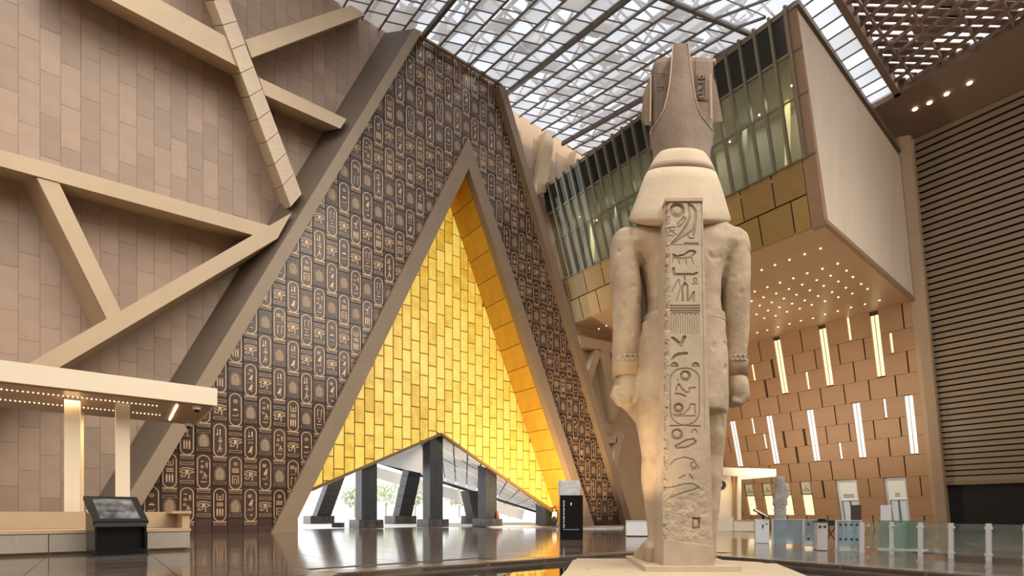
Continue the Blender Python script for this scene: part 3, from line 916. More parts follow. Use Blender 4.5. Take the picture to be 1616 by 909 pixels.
# ---- lattice beams: front outline (pixels of its face) and back outline on the tile wall
def beam(name, front, back, m, lab, vf=VF, vb=VT, group='lattice beams on the tiled wall'):
    a = [pv(x, y, vf) for x, y in front]; b = [pv(x, y, vb) for x, y in back]
    return build(name, MB().hexa(a, b), m, label=lab, cat='beam', group=group, kind='structure')
bv = VF + 0.25
beam('beam', [(60, -129), (253, 0), (361, 60), (379, 107), (60, -61)], [(60, -110), (253, 15), (352, 75), (374, 124), (60, -40)], M['beam'], 'broad sloping beam crossing the top corner of the tiled wall')
sf = [pv(x, y, VF-.15) for x, y in [(307, -80), (331, -80), (476, 306), (459, 326)]]; sb = [pv(x, y, VT) for x, y in [(292, -80), (322, -70), (470, 308), (446, 332)]]
sj = empty('beam', sf[3], 'steep stone-jointed beam running down to the main raking beam', 'beam', 'lattice beams on the tiled wall', 'structure')
for i in range(11):
    t0, t1 = i/11 + (.0012 if i else 0), (i+1)/11 - (.0012 if i < 10 else 0)
    L2 = lambda a_, b_, t: a_.lerp(b_, t)
    build('beam_stone', MB().hexa([L2(sf[0], sf[3], t0), L2(sf[1], sf[2], t0), L2(sf[1], sf[2], t1), L2(sf[0], sf[3], t1)], [L2(sb[0], sb[3], t0), L2(sb[1], sb[2], t0), L2(sb[1], sb[2], t1), L2(sb[0], sb[3], t1)]), M['beam_stone'] if 'beam_stone' in M else M.setdefault('beam_stone', mat('veined beam stone', (.56, .43, .29), .6, noise=(1.5, (.47, .35, .24), (1, 1, 3)), vary=.05)), sj)
beam('beam', [(387, 63), (554, 8), (577, 23), (397, 91)], [(387, 70), (552, 18), (566, 32), (398, 93)], M['beam'], 'rising beam that ends under the glass roof')
beam('beam', [(408, 122), (547, 188), (537, 203), (418, 150)], [(408, 140), (532, 196), (509, 208), (425, 172)], M['beam'], 'short beam butting against the upper main raking beam')
beam('beam', [(-190, 184), (95, 262), (425, 356), (400, 371), (95, 288), (-190, 210)], [(-190, 199), (95, 280), (410, 366), (380, 379), (103, 307), (-190, 228)], M['beam'], 'long gently falling beam across the middle of the tiled wall')
beam('beam', [(58, 280), (93, 288), (191, 491), (169, 504)], [(35, 285), (75, 295), (180, 495), (144, 518)], M['beam'], 'steep beam between the long falling beam and the rising beam', VF+0.06)
beam('beam', [(-190, 708), (95, 545), (460, 336), (438, 376), (95, 579), (-190, 745)], [(-190, 715), (95, 555), (430, 360), (384, 418), (112, 583), (-190, 760)], M['beam'], 'long rising beam from the booth roof to the main raking beam', VF-0.05)
# main raking beam: edge stone and wide flank, its shade painted into a darker colour
mfront = [(653, 44), (666, 50), (200, 838), (168, 838)]
a = [pv(x, y, VF-0.3) for x, y in mfront]
def atv(p, v): return Vector((p.x, v, p.z))
mb_e = empty('beam', a[2], 'massive raking beam edging the inscribed wall from floor to glass roof', 'beam', kind='structure')
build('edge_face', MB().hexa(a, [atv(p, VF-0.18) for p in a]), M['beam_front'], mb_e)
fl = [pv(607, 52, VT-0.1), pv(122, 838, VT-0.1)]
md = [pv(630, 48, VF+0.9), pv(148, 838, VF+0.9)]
build('flank', MB().hexa([atv(p, VF-.18) for p in a], [fl[0], atv(a[1], VT-0.1), atv(a[2], VT-0.1), fl[1]]), M['beam_shade'], mb_e)
# far raking beam at the other edge of the inscribed wall
nf = [(787, 134), (798, 138), (999, 829), (989, 829)]
a = [pv(x, y, VF-0.1) for x, y in nf]
build('beam', MB().hexa(a, [atv(p, VT) for p in a]), M['frame'], label='slender raking beam on the far edge of the inscribed wall', cat='beam', kind='structure')
# roof edge trim over the inscribed wall
build('trim_2', MB().bar(pv(655, 52, VF+0.2), pv(792, 135, VF+0.2), 0.2, 0.16), M['frame'], label='thin tan trim where the inscribed wall meets the glass roof', kind='structure')

VTF = 39.8
# ---- tan wall beyond, with its own pilasters and lattice
fwl = empty('wall_far', (60, VTF+0.6, 0), label='tan plastered wall beyond the slender raking beam', cat='wall', kind='structure')
f0 = pv(800, 137, VTF)
n0 = pv(995, 829, VTF)
build('plaster', MB().hexa([Vector((f0.x, VTF, ZR+2)), Vector((90, VTF, ZR+2)), Vector((90, VTF, -2)), Vector((n0.x, VTF, -2))], [Vector((f0.x, VTF+.5, ZR+2)), Vector((90, VTF+.5, ZR+2)), Vector((90, VTF+.5, -2)), Vector((n0.x, VTF+.5, -2))]), M['tan'], fwl)
VF_ = Frame((0, VTF, 0), (1, 0, 0), (0, 0, 1), (0, -1, 0))
for i in range(0, 16):
    for j in range(0, 9):
        x0 = f0.x + 0.2 + i*1.6; z0_ = 24 + j*2.2 + (1.1 if i % 2 else 0)
        if z0_ + 2.2 > ZR + 1.5: continue
        piece('wall_slab', VF_, (x0, z0_, x0+1.6, z0_+2.2), [neg(half((f0.x, ZR), (n0.x, 0), (0, 10)))], 0.0, 0.05, M['tile'], fwl, 0.01)
LATT = [([(863, 204), (877, 208), (862, 303), (846, 306)], 'pilaster nearest the slender raking beam, under the glass roof'),
        ([(911, 233), (927, 238), (922, 262), (905, 262)], 'small pilaster above the far end of the glazed block'),
        ([(913, 529), (1002, 548), (1002, 565), (918, 546)], 'level beam tucked below the lit soffit'),
        ([(941, 550), (950, 552), (933, 606), (927, 588)], 'thin raking strut hanging from the level beam'),
        ([(945, 551), (962, 555), (977, 648), (969, 664)], 'long raking strut behind the slender beam'),
        ([(957, 689), (974, 689), (974, 699), (961, 699)], 'short stub beam beside the statue'),
        ([(974, 681), (986, 681), (972, 748), (968, 738)], 'lowest raking strut beside the statue')]
for q, lab in LATT:
    a = [pv(x, y, VTF-1.0) for x, y in q]
    build('beam', MB().hexa(a, [atv(p, VTF) for p in a]), M['beam'], label=lab, cat='beam', group='struts on the tan wall', kind='structure')

# ================================================================== GLASS ROOF
KZ = 0.22
def roof_z(v): return ZR + KZ*(v-VG)
dA = Vector((0.06, 1, KZ)); dB = Vector((1, -0.6, -0.6*KZ))
def on_roof(x, y):
    r = ray(x, y)
    t = (ZR - KZ*VG - CAMH) / (r.z - KZ*r.y)
    return C0 + r*t
fold0 = on_roof(1090, 15); fd = Vector((1, -0.41, -0.41*KZ))
roof = empty('ceiling', (10, 25, ZR), label='glazed roof of the hall with bars and white trusses', cat='roof', kind='structure')
RO = Vector((0, VT, roof_z(VT)))
RF = Frame(RO, dA.normalized(), dB.normalized(), dA.cross(dB).normalized() * (1 if dA.cross(dB).z > 0 else -1))
SA, SB = 1.5, 1.62      # pane length along the rib, rib spacing along dB
fs = [RF.st(p) for p in (fold0, fold0 + fd*10)]
top_in = RF.st(Vector((10, 30, roof_z(30))))
H_F = half(fs[0], fs[1], top_in)
wl = [RF.st(Vector((0, VT, roof_z(VT)))), RF.st(Vector((30, VT, roof_z(VT))))]
H_W = half(wl[0], wl[1], top_in)
bl = [RF.st(Vector((BX_U+0.4, 10, roof_z(10)))), RF.st(Vector((BX_U+6, 38, roof_z(38))))]
H_X = half(bl[0], bl[1], top_in)
cells = []
for i in range(-40, 40):
    for j in range(-10, 50):
        a0 = i*SA + (0.75 if j % 2 else 0); b0_ = j*SB
        poly = clip([(a0, b0_), (a0+SA, b0_), (a0+SA, b0_+SB), (a0, b0_+SB)], [H_F, H_W, H_X])
        if len(poly) < 3 or area(poly) < 0.15: continue
        c = RF.p(sum(p[0] for p in poly)/len(poly), sum(p[1] for p in poly)/len(poly))
        if c.x < -30: continue
        q = proj(c)
        if q is None: continue
        vis = -10 < q[0] < 1280 and -10 < q[1] < 909
        if not vis and (q[2] > 70 or q[1] < -700): continue
        cells.append((0 if vis else 1, q[2], poly))
cells.sort(key=lambda t: (t[0], t[1]))
print('roof cells', len(cells), sum(1 for c in cells if c[0] == 0))
rest = MB()
for n_, (vis, _, poly) in enumerate(cells):
    pg = inset(poly, 0.02)
    if len(pg) < 3: continue
    if n_ < 300: build('glass_pane', MB().hexa([RF.p(x, y, 0.0) for x, y in pg], [RF.p(x, y, 0.03) for x, y in pg]), M['roof_glass'], roof)
    else: rest.hexa([RF.p(x, y, 0.0) for x, y in pg], [RF.p(x, y, 0.03) for x, y in pg])
if rest.v: build('glass_panes', rest, M['roof_glass'], roof, kind='stuff')
# ribs (long bars) and cross bars
def seg_clip(p, q, planes):
    t0, t1 = 0.0, 1.0
    for nx, ny, c in planes:
        dp = nx*p[0]+ny*p[1]-c; dq = nx*q[0]+ny*q[1]-c
        if dp > 0 and dq > 0: return None
        if dp*dq < 0:
            t = dp/(dp-dq)
            if dp > 0: t0 = max(t0, t)
            else: t1 = min(t1, t)
    if t0 >= t1: return None
    f = lambda t: (p[0]+(q[0]-p[0])*t, p[1]+(q[1]-p[1])*t)
    return f(t0), f(t1)
for j in range(-10, 50):
    s_ = seg_clip((-60, j*SB), (60, j*SB), [H_F, H_W, H_X])
    if not s_: continue
    p, q = RF.p(*s_[0], -0.1), RF.p(*s_[1], -0.1)
    if max(p.x, q.x) < -28 or (not in_view(p, 250) and not in_view(q, 250)): continue
    heavy = (j % 6 == 2)
    build('rib', MB().bar(p, q, 0.26 if heavy else 0.09, 0.40 if heavy else 0.15, RF.n), M['bar'], roof)
cb = MB()
for (vis, _, poly) in cells:
    if vis: continue
    pts = [RF.p(x, y, -0.05) for x, y in poly]
    cb.bar(pts[0], pts[-1], 0.045, 0.07, RF.n)
build('cross_bars', cb, M['bar'], roof, kind='stuff')
# white trusses above the glass
for j in range(-9, 50, 2):
    s_ = seg_clip((-60, j*SB+0.8), (60, j*SB+0.8), [H_F, H_W, H_X])
    if not s_: continue
    p, q = RF.p(*s_[0], 0), RF.p(*s_[1], 0)
    if max(p.x, q.x) < -22 or (not in_view(p, 100) and not in_view(q, 100)): continue
    mb = MB(); L = (q-p).length; k = max(2, int(L/2.0))
    lo_, hi_ = RF.n*0.7, RF.n*2.4
    mb.tube([p+lo_, q+lo_], 0.14, 6); mb.tube([p+hi_, q+hi_], 0.16, 6)
    for i in range(k):
        a_, b_ = p.lerp(q, i/k), p.lerp(q, (i+1)/k)
        mb.tube([a_+lo_, b_+hi_] if i % 2 else [a_+hi_, b_+lo_], 0.10, 5)
        mb.tube([a_+lo_, a_+hi_+RF.e2*SB], 0.07, 5)
        mb.tube([a_+hi_, a_+lo_+RF.e2*2*SB], 0.08, 5)
        if (i + j) % 3 == 0: mb.obox(a_.lerp(b_, .5)+RF.n*1.6, RF.e1*0.9, RF.e2*0.6, RF.n*0.03)
    build('truss', mb, M['truss'], roof)
# ---- near roof plane beyond the fold
dC = Vector((0.5, -1, 0.0))
nr = fd.cross(dC).normalized()
if nr.z < 0: nr = -nr
NF = Frame(fold0, fd.normalized(), dC.normalized(), nr)
build('fold_beam', MB().bar(fold0 - fd*40, fold0 + fd*9, 0.22, 0.3), M['bar'], roof)
nrest = MB()
nb = MB()
for i in range(-12, 7):
    jm = 8
    while jm > 0 and NF.p((i+.5)*1.75, jm*2).x > 36.2: jm -= 1
    if jm == 0: continue
    build('rib', MB().bar(NF.p(i*1.75, 0, -0.1), NF.p(i*1.75, jm*2, -0.1), 0.09, 0.15, NF.n), M['bar'], roof)
    for j in range(jm):
        pg = [(i*1.75+.03, j*2+.03), (i*1.75+1.72, j*2+.03), (i*1.75+1.72, j*2+1.97), (i*1.75+.03, j*2+1.97)]
        nrest.hexa([NF.p(x, y, 0) for x, y in pg], [NF.p(x, y, .03) for x, y in pg])
        nb.bar(NF.p(i*1.75, j*2, -.06), NF.p(i*1.75+1.75, j*2, -.06), .045, .07, NF.n)
build('near_glass_panes', nrest, M['roof_glass'], roof, kind='stuff')
build('near_cross_bars', nb, M['bar'], roof, kind='stuff')

# ---- bronze louvred roof bay beyond the overhanging block
ZL = 1.25 + 39.0*S
lr = empty('ceiling_louvre', (42, 8, ZL), label='dark bronze louvred roof bay beyond the overhanging block', cat='roof', kind='structure')
LFr = Frame((0, 0, ZL), (1, 0, 0), (0, 1, 0), (0, 0, 1))
UE = 51.8*S/0.88*0.97
lv_r = [(0, 1, BX_V-1.6), (1, 0, UE), (-1, 0, -26.0), (0, -1, 4.0)]
dl = Vector((0.80, -0.60)); dn = Vector((0.60, 0.80))
for k in range(-20, 75):
    o_ = Vector((30, 0)) + dn*(k*0.62)
    s_ = seg_clip(tuple(o_ - dl*60), tuple(o_ + dl*60), lv_r)
    if not s_: continue
    w_ = 0.42 if (k*7) % 5 else 0.2
    a_, b_ = LFr.p(*s_[0], 0.3), LFr.p(*s_[1], 0.3)
    if (b_-a_).length < 0.3: continue
    build('louvre', MB().bar(a_, b_, w_, 0.08), M['brown_truss'], lr)
for k in range(0, 26):
    u_ = 26 + k*1.25
    s_ = seg_clip((u_, -4), (u_ + 8, 20), lv_r)
    if s_: build('rib', MB().bar(LFr.p(*s_[0], -0.1), LFr.p(*s_[1], -0.1), 0.14, 0.25), M['brown_truss'], lr)
for k in range(0, 10):
    v_ = -4 + k*1.9
    s_ = seg_clip((26, v_), (UE, v_ - 1.0), lv_r)
    if s_: build('rib', MB().bar(LFr.p(*s_[0], -0.1), LFr.p(*s_[1], -0.1), 0.12, 0.2), M['brown_truss'], lr)
build('border_beam', MB().box((26, BX_V-1.75, ZL-0.5), (UE+.4, BX_V-1.35, ZL+0.3)), M['brown_truss'], lr)
build('border_beam', MB().box((UE, -4, ZL-0.5), (UE+.4, BX_V-1.3, ZL+0.3)), M['brown_truss'], lr)
# glazed strip between this bay and the block
for k in range(13):
    u_ = 34.5 + k*1.35
    build('glass_pane', MB().box((u_+.03, BX_V-1.35, ZL), (u_+1.32, BX_V+.3, ZL+.03)), M['roof_glass'], lr)
    build('rib', MB().bar((u_, BX_V-1.35, ZL-.05), (u_, BX_V+.3, ZL-.05), .06, .1), M['bar'], lr)
# upper baffles: patchy sheets above
for k in range(26):
    x_, y_ = random.uniform(28, UE-2), random.uniform(-3, BX_V-3)
    build('baffle', MB().box((x_, y_, ZL+1.2), (x_+random.uniform(1.5, 4), y_+random.uniform(1, 2.5), ZL+1.25)), M['brown_truss'], lr)
# dark ceiling strip with spotlights next to the slatted wall
su = WU - KT*(ZL-SOF_Z)
st_ = build('ceiling_strip', MB().box((UE+.4, -6, ZL-0.4), (su+1.5, BX_V+2, ZL+.2)), M['brown_truss'], label='dark bronze ceiling strip with small spotlights above the slatted wall', kind='structure')
for px, py in ((1444, 172), (1467, 162), (1494, 148), (1530, 131)):
    p = pz(px, py, ZL-0.42)
    build('spotlight', MB().disc(p, (1, 0, 0), (0, 1, 0), 0.17, 10, (0, 0, -.06)), M['led'], st_)
# ================================================================== OVERHANGING GLAZED BLOCK
nk = math.sqrt(1 + KT*KT)
def lean_frame(u0, z0): return Frame((u0, 0, z0), (0, 1, 0), (-KT/nk, 0, 1/nk), (-1/nk, 0, -KT/nk))
BF = lean_frame(BX_U, BX_Z)
def tz(z, z0): return (z - z0)*nk
VE = 39.5
GB = 26.16                                   # foot of the glazing
block = empty('wall_block', (BX_U+4, 27, SOF_Z), label='overhanging block with raking glazed front and golden panels below the glass', cat='overhanging block', kind='structure')
t_top, t_gb, t_bot = 0.0, tz(GB, BX_Z), tz(SOF_Z, BX_Z)
t_tr = tz(29.7, BX_Z)                        # transom
t_sp = tz(32.2, BX_Z)                        # foot of the dark spandrel band
nm = 23; pitch = (VE - BX_V - 0.6)/nm
for i in range(nm):
    v0 = BX_V + 0.6 + i*pitch; v1 = v0 + pitch
    for ta, tb, m_ in ((t_gb, t_tr, 'facade_glass'), (t_tr, t_sp, 'facade_glass')):
        piece('glass_pane', BF, (v0, ta, v1, tb), None, -0.05, 0.03, M[m_], block, 0.03, 0.005)
    piece('spandrel', BF, (v0, t_sp, v1, t_top), None, -0.05, 0.04, M['spandrel'] if 'spandrel' in M else M.setdefault('spandrel', mat('dark spandrel glass', (0.018, 0.022, 0.018), 0.08)), block, 0.03, 0.005)
    a_ = BF.p(v0, t_gb-0.1, 0.12); b_ = BF.p(v0, t_top+0.25, 0.12)
    build('mullion', MB().bar(a_, b_, 0.16, 0.34, Vector((-1, 0, 0))), M['mullion'], block)
for t_, w_ in ((t_tr, 0.10), (t_sp, 0.16), (t_gb, 0.14), (t_top, 0.3)):
    build('transom', MB().bar(BF.p(BX_V, t_, 0.0), BF.p(VE, t_, 0.0), 0.14, w_, BF.e2), M['mullion'], block)
# rooms behind the glass: floor, back wall, ceiling and lamps
M['inner'] = mat('gallery wall', (0.66, 0.66, 0.58), 0.7)
inner = MB()
inner.box((BX_U+3.2+KT*8, BX_V+.4, GB-0.3), (BX_U+3.5+KT*8, VE, BX_Z))
build('gallery_wall', inner, M['inner'], block)
build('gallery_floor', MB().box((BX_U+3.3, BX_V+.4, GB-.5), (BX_U+7, VE, GB-.1)), M['inner'], block)
build('gallery_ceiling', MB().box((BX_U+1.3, BX_V+.4, 32.4), (BX_U+6.4, VE, 32.6)), M['inner'], block)
for i in range(10):
    v_ = BX_V + 1.5 + i*2.3
    build('gallery_lamp', MB().sphere((BX_U+2.9, v_, 31.6 - (i % 3)*0.7), 0.075, 8, 6), M['led'], block)
for i in range(7):
    lamp('gallery_light', 'AREA', (BX_U+4.2, BX_V+2+i*3.4, 32.3), (BX_U+4.6, BX_V+2+i*3.4, 26), 55, (1, .95, .86), 1.2)
    build('gallery_column', MB().box((BX_U+5.0, BX_V+2.6+i*3.3, GB-.1), (BX_U+5.3, BX_V+2.9+i*3.3, 32.4)), M['led_soft'] if i % 2 == 0 else M['inner'], block)
# golden panels, two staggered courses
gh = (t_gb - t_bot)/2
build('panel_backing', MB().hexa([BF.p(BX_V+.1, t_bot, -.12), BF.p(VE, t_bot, -.12), BF.p(VE, t_gb+.05, -.101), BF.p(BX_V+.1, t_gb+.05, -.101)], [BF.p(BX_V+.1, t_bot, -.4), BF.p(VE, t_bot, -.4), BF.p(VE, t_gb+.05, -.4), BF.p(BX_V+.1, t_gb+.05, -.4)]), M['clad_back'], block)
for r_ in range(2):
    ta = t_bot + r_*gh
    for i in range(-1, 12):
        v0 = (16.78 if r_ == 0 else 17.85) + (i-1)*2.37
        v0c, v1c = max(v0, BX_V+.85), min(v0+2.37, VE)
        if v1c - v0c < 0.3: continue
        piece('gold_panel', BF, (v0c, ta, v1c, ta+gh), None, -0.1, 0.1, M['gold_panel'], block, 0.05, 0.01)
# corner post and end wall
def quad_prism(a, off): return MB().hexa(a, [p + off for p in a])
def on_end(u, z): return Vector((u, BX_V, z))
U_t = lambda z: BX_U + KT*(BX_Z-z); W_t = lambda z: WU + KT*(SOF_Z-z)
zt = BX_Z + 0.2
build('corner_post', quad_prism([on_end(U_t(zt), zt), on_end(U_t(SOF_Z)-.02, SOF_Z-.02), on_end(U_t(SOF_Z)+.5, SOF_Z-.02), on_end(U_t(zt)+.5, zt)], Vector((0, 0.85, 0))), M['copper'], block)
endw = quad_prism([on_end(U_t(zt)+.25, zt-.6), on_end(U_t(SOF_Z)+.45, SOF_Z+.25), on_end(W_t(SOF_Z)-.1, SOF_Z+.05), on_end(W_t(zt-1)-.1, zt-1)], Vector((0, 0.3, 0)))
for p in endw.v: p.y -= 0.06
build('end_wall', endw, M['box_end'], block)
build('end_coping', MB().bar(on_end(U_t(zt), zt-.2), on_end(W_t(zt-.6), zt-.55), 0.42, 0.34), M['mullion'], block)
build('end_sill', MB().bar(on_end(U_t(SOF_Z), SOF_Z+.08), on_end(W_t(SOF_Z), SOF_Z+.02), 0.3, 0.3), M['copper'], block)
build('roof_slab', MB().box((BX_U+.6, BX_V, BX_Z-.6), (BX_U+27, VE, BX_Z-.2)), M['copper'], block)
# ---- soffit with downlights
sof = build('ceiling_soffit', MB().box((U_t(SOF_Z)+.05, BX_V+.05, SOF_Z), (W_t(SOF_Z)+1, 44, SOF_Z+.3)), M['soffit'], label='copper coloured soffit of the overhang dotted with small downlights', kind='structure')
DL = [(1295,392),(1270,401),(1246,410),(1223,418),(1202,426),(1181,434),(1322,416),(1298,424),(1274,431),(1252,439),(1231,446),(1211,453),(1191,460),
      (1336,427),(1311,435),(1289,442),(1266,449),(1245,456),(1225,463),(1205,469),(1186,475),(1346,437),(1323,444),(1300,451),(1278,458),(1257,465),(1237,471),(1218,477),(1199,482),
      (1359,448),(1335,454),(1313,461),(1291,467),(1270,474),(1250,479),(1230,485),(1212,490),(1194,496),(1369,456),(1345,463),(1323,469),(1302,475),(1281,481),(1262,487),(1242,492),(1224,498),(1206,502),
      (1388,474),(1365,480),(1343,485),(1322,491),(1302,496),(1283,502),(1264,506),(1246,511),(1228,516),(1211,521),(1195,525),(1179,529),(945,519),(957,514)]
dl_me = MB().disc((0, 0, 0), (1, 0, 0), (0, 1, 0), 0.068, 10, (0, 0, -0.03)).mesh('downlight', M['led'])
for x, y in DL:
    p = pz(x, y, SOF_Z-0.002)
    if p.y > 39: p.y = 38.6
    inst('downlight', dl_me, Matrix.Translation(p), sof)

# ================================================================== CLAD WALL WITH SLOTS
WF = lean_frame(WU, SOF_Z)
cl = empty('wall_right', (WU+6, 27, -0.8), label='leaning terracotta panel wall with lit vertical slots', cat='wall', kind='structure')
zs = [21.8, 19.45, 17.42, 15.37, 13.32, 11.25, 9.3, 7.35, 5.15, 3.05, 1.0, -1.1]
V0, V1 = BX_V + 0.2, 44.0
up_slots = [18.1 + 4.82*k for k in range(6)]
lo_slots = [16.0 + 4.69*k for k in range(6)]
doors = [(17.0, 19.0), (21.6, 23.75)]
wins = [(26.45, 27.7), (28.85, 30.05), (31.2, 32.4), (33.55, 34.75)]
build('backing', MB().hexa([WF.p(V0, tz(-1.3, SOF_Z), -.3), WF.p(V1, tz(-1.3, SOF_Z), -.3), WF.p(V1, 0, -.3), WF.p(V0, 0, -.3)], [WF.p(V0, tz(-1.3, SOF_Z), -.6), WF.p(V1, tz(-1.3, SOF_Z), -.6), WF.p(V1, 0, -.6), WF.p(V0, 0, -.6)]), M['clad_back'], cl)
for r_ in range(11):
    zt_, zb_ = zs[r_], zs[r_+1]
    ta, tb = tz(zb_, SOF_Z), tz(zt_, SOF_Z)
    ph = 16.91 + (1.17 if r_ % 2 == 0 else 0.0)
    cuts = []
    for k in range(-1, 13):
        v_ = ph + 2.35*k
        h_ = (k*37 + r_*53) % 7
        w_ = 0.09
        if r_ in (0, 1, 2, 4, 5, 6):
            if h_ in (0, 2, 4): w_ = 0.26
        if r_ == 8: w_ = 0.2 if h_ in (0, 3, 5) else 0.07
        cuts.append((v_-w_/2, v_+w_/2, w_))
    if r_ in (0, 1, 2): cuts += [(v_-.36, v_+.36, 9) for v_ in up_slots]
    if r_ in (4, 5, 6): cuts += [(v_-.36, v_+.36, 9) for v_ in lo_slots]
    if r_ in (8, 9, 10): cuts += [(a_, b_, 9) for a_, b_ in doors]
    if r_ in (8, 9): cuts += [(a_, b_, 9) for a_, b_ in wins]
    big = [c for c in cuts if c[2] == 9]
    cuts = [c for c in cuts if c[2] == 9 or not any(c[0] < b_[1]+.25 and c[1] > b_[0]-.25 for b_ in big)]
    cuts.sort()
    cur = V0
    for a_, b_, w_ in cuts + [(V1, V1, 0)]:
        if a_ - cur > 0.15:
            piece('wall_panel', WF, (cur, ta, a_, tb), None, -0.3, 0.3 + random.uniform(-.015, .015), M['clad'], cl, 0.012, 0.01)
        cur = max(cur, b_)
        if w_ == 0.26 and a_ < 38:
            m_ = M['led_soft'] if r_ < 3 else M['led_white']
            if (int(a_*10) % 3): build('slot_light', MB().hexa([WF.p(a_+.07, ta+.1, -.28), WF.p(b_-.04, ta+.1, -.28), WF.p(b_-.04, tb-.1, -.28), WF.p(a_+.07, tb-.1, -.28)], [WF.p(a_+.07, ta+.1, -.18), WF.p(b_-.04, ta+.1, -.18), WF.p(b_-.04, tb-.1, -.18), WF.p(a_+.07, tb-.1, -.18)]), m_, cl)
for lst, zt_, zb_, m_ in ((up_slots, 21.3, 15.5, 'led_soft'), (lo_slots, 13.2, 7.45, 'led_white')):
    for v_ in lst:
        if v_ > 37: continue
        ta, tb = tz(zb_, SOF_Z), tz(zt_, SOF_Z)
        for da, db in ((-.33, -.03), (.03, .33)):
            build('slot_light', MB().hexa([WF.p(v_+da, ta, -.28), WF.p(v_+db, ta, -.28), WF.p(v_+db, tb, -.28), WF.p(v_+da, tb, -.28)], [WF.p(v_+da, ta, -.2), WF.p(v_+db, ta, -.2), WF.p(v_+db, tb, -.2), WF.p(v_+da, tb, -.2)]), M[m_], cl)
        build('slot_bar', MB().bar(WF.p(v_, ta, -.18), WF.p(v_, tb, -.18), 0.06, 0.1, WF.n), M['mullion'], cl)
# lit cloakroom windows with a sign over each
WLAB = ['lit cloakroom window nearest the doors', 'lit cloakroom window behind the carved stone fragment', 'lit cloakroom window third from the doors', 'lit cloakroom window next to the far booth']
for n_, (a_, b_) in enumerate(wins):
    e = empty('window_%d' % (n_+1), WF.p((a_+b_)/2, tz(.95, SOF_Z), -.3), WLAB[n_], 'window', 'lit windows of the clad wall', 'structure')
    t0_, t1_, t2_ = tz(1.0, SOF_Z), tz(3.5, SOF_Z), tz(5.1, SOF_Z)
    R4 = lambda x0, x1, y0, y1, d: [WF.p(x0, y0, d), WF.p(x1, y0, d), WF.p(x1, y1, d), WF.p(x0, y1, d)]
    build('lit_pane', MB().hexa(R4(a_+.1, b_-.08, t0_, t1_, -.28), R4(a_+.1, b_-.08, t0_, t1_, -.2)), M['window_lit'], e)
    sg = build('sign_panel', MB().hexa(R4(a_+.12, b_-.1, t1_+.12, t2_-.05, -.28), R4(a_+.12, b_-.1, t1_+.12, t2_-.05, -.12)), M['sign_green'], e)
    cv, ct = (a_+b_)/2, t1_ + .75
    hg = MB()
    pts = [(cv-.02, ct+.36), (cv+.08, ct+.26), (cv, ct+.16), (cv, ct+.08)]
    for p, q in zip(pts, pts[1:]): hg.bar(WF.p(*p, -.11), WF.p(*q, -.11), .05, .02, WF.n)
    tri = [(cv, ct+.08), (cv+.36, ct-.2), (cv-.36, ct-.2), (cv, ct+.08)]
    for p, q in zip(tri, tri[1:]): hg.bar(WF.p(*p, -.11), WF.p(*q, -.11), .05, .02, WF.n)
    build('hanger_symbol', hg, M['ink'], sg)
    build('frame', MB().bar(WF.p(a_+.05, t0_, -.12), WF.p(a_+.05, t2_, -.12), .06, .2, WF.n).bar(WF.p(a_, t1_+.05, -.12), WF.p(b_, t1_+.05, -.12), .1, .2, WF.n), M['mullion'], e)
DLAB = ['glazed door with a lettered sign above it, nearer the corner', 'glazed door with a lettered sign above it, behind the brown board']
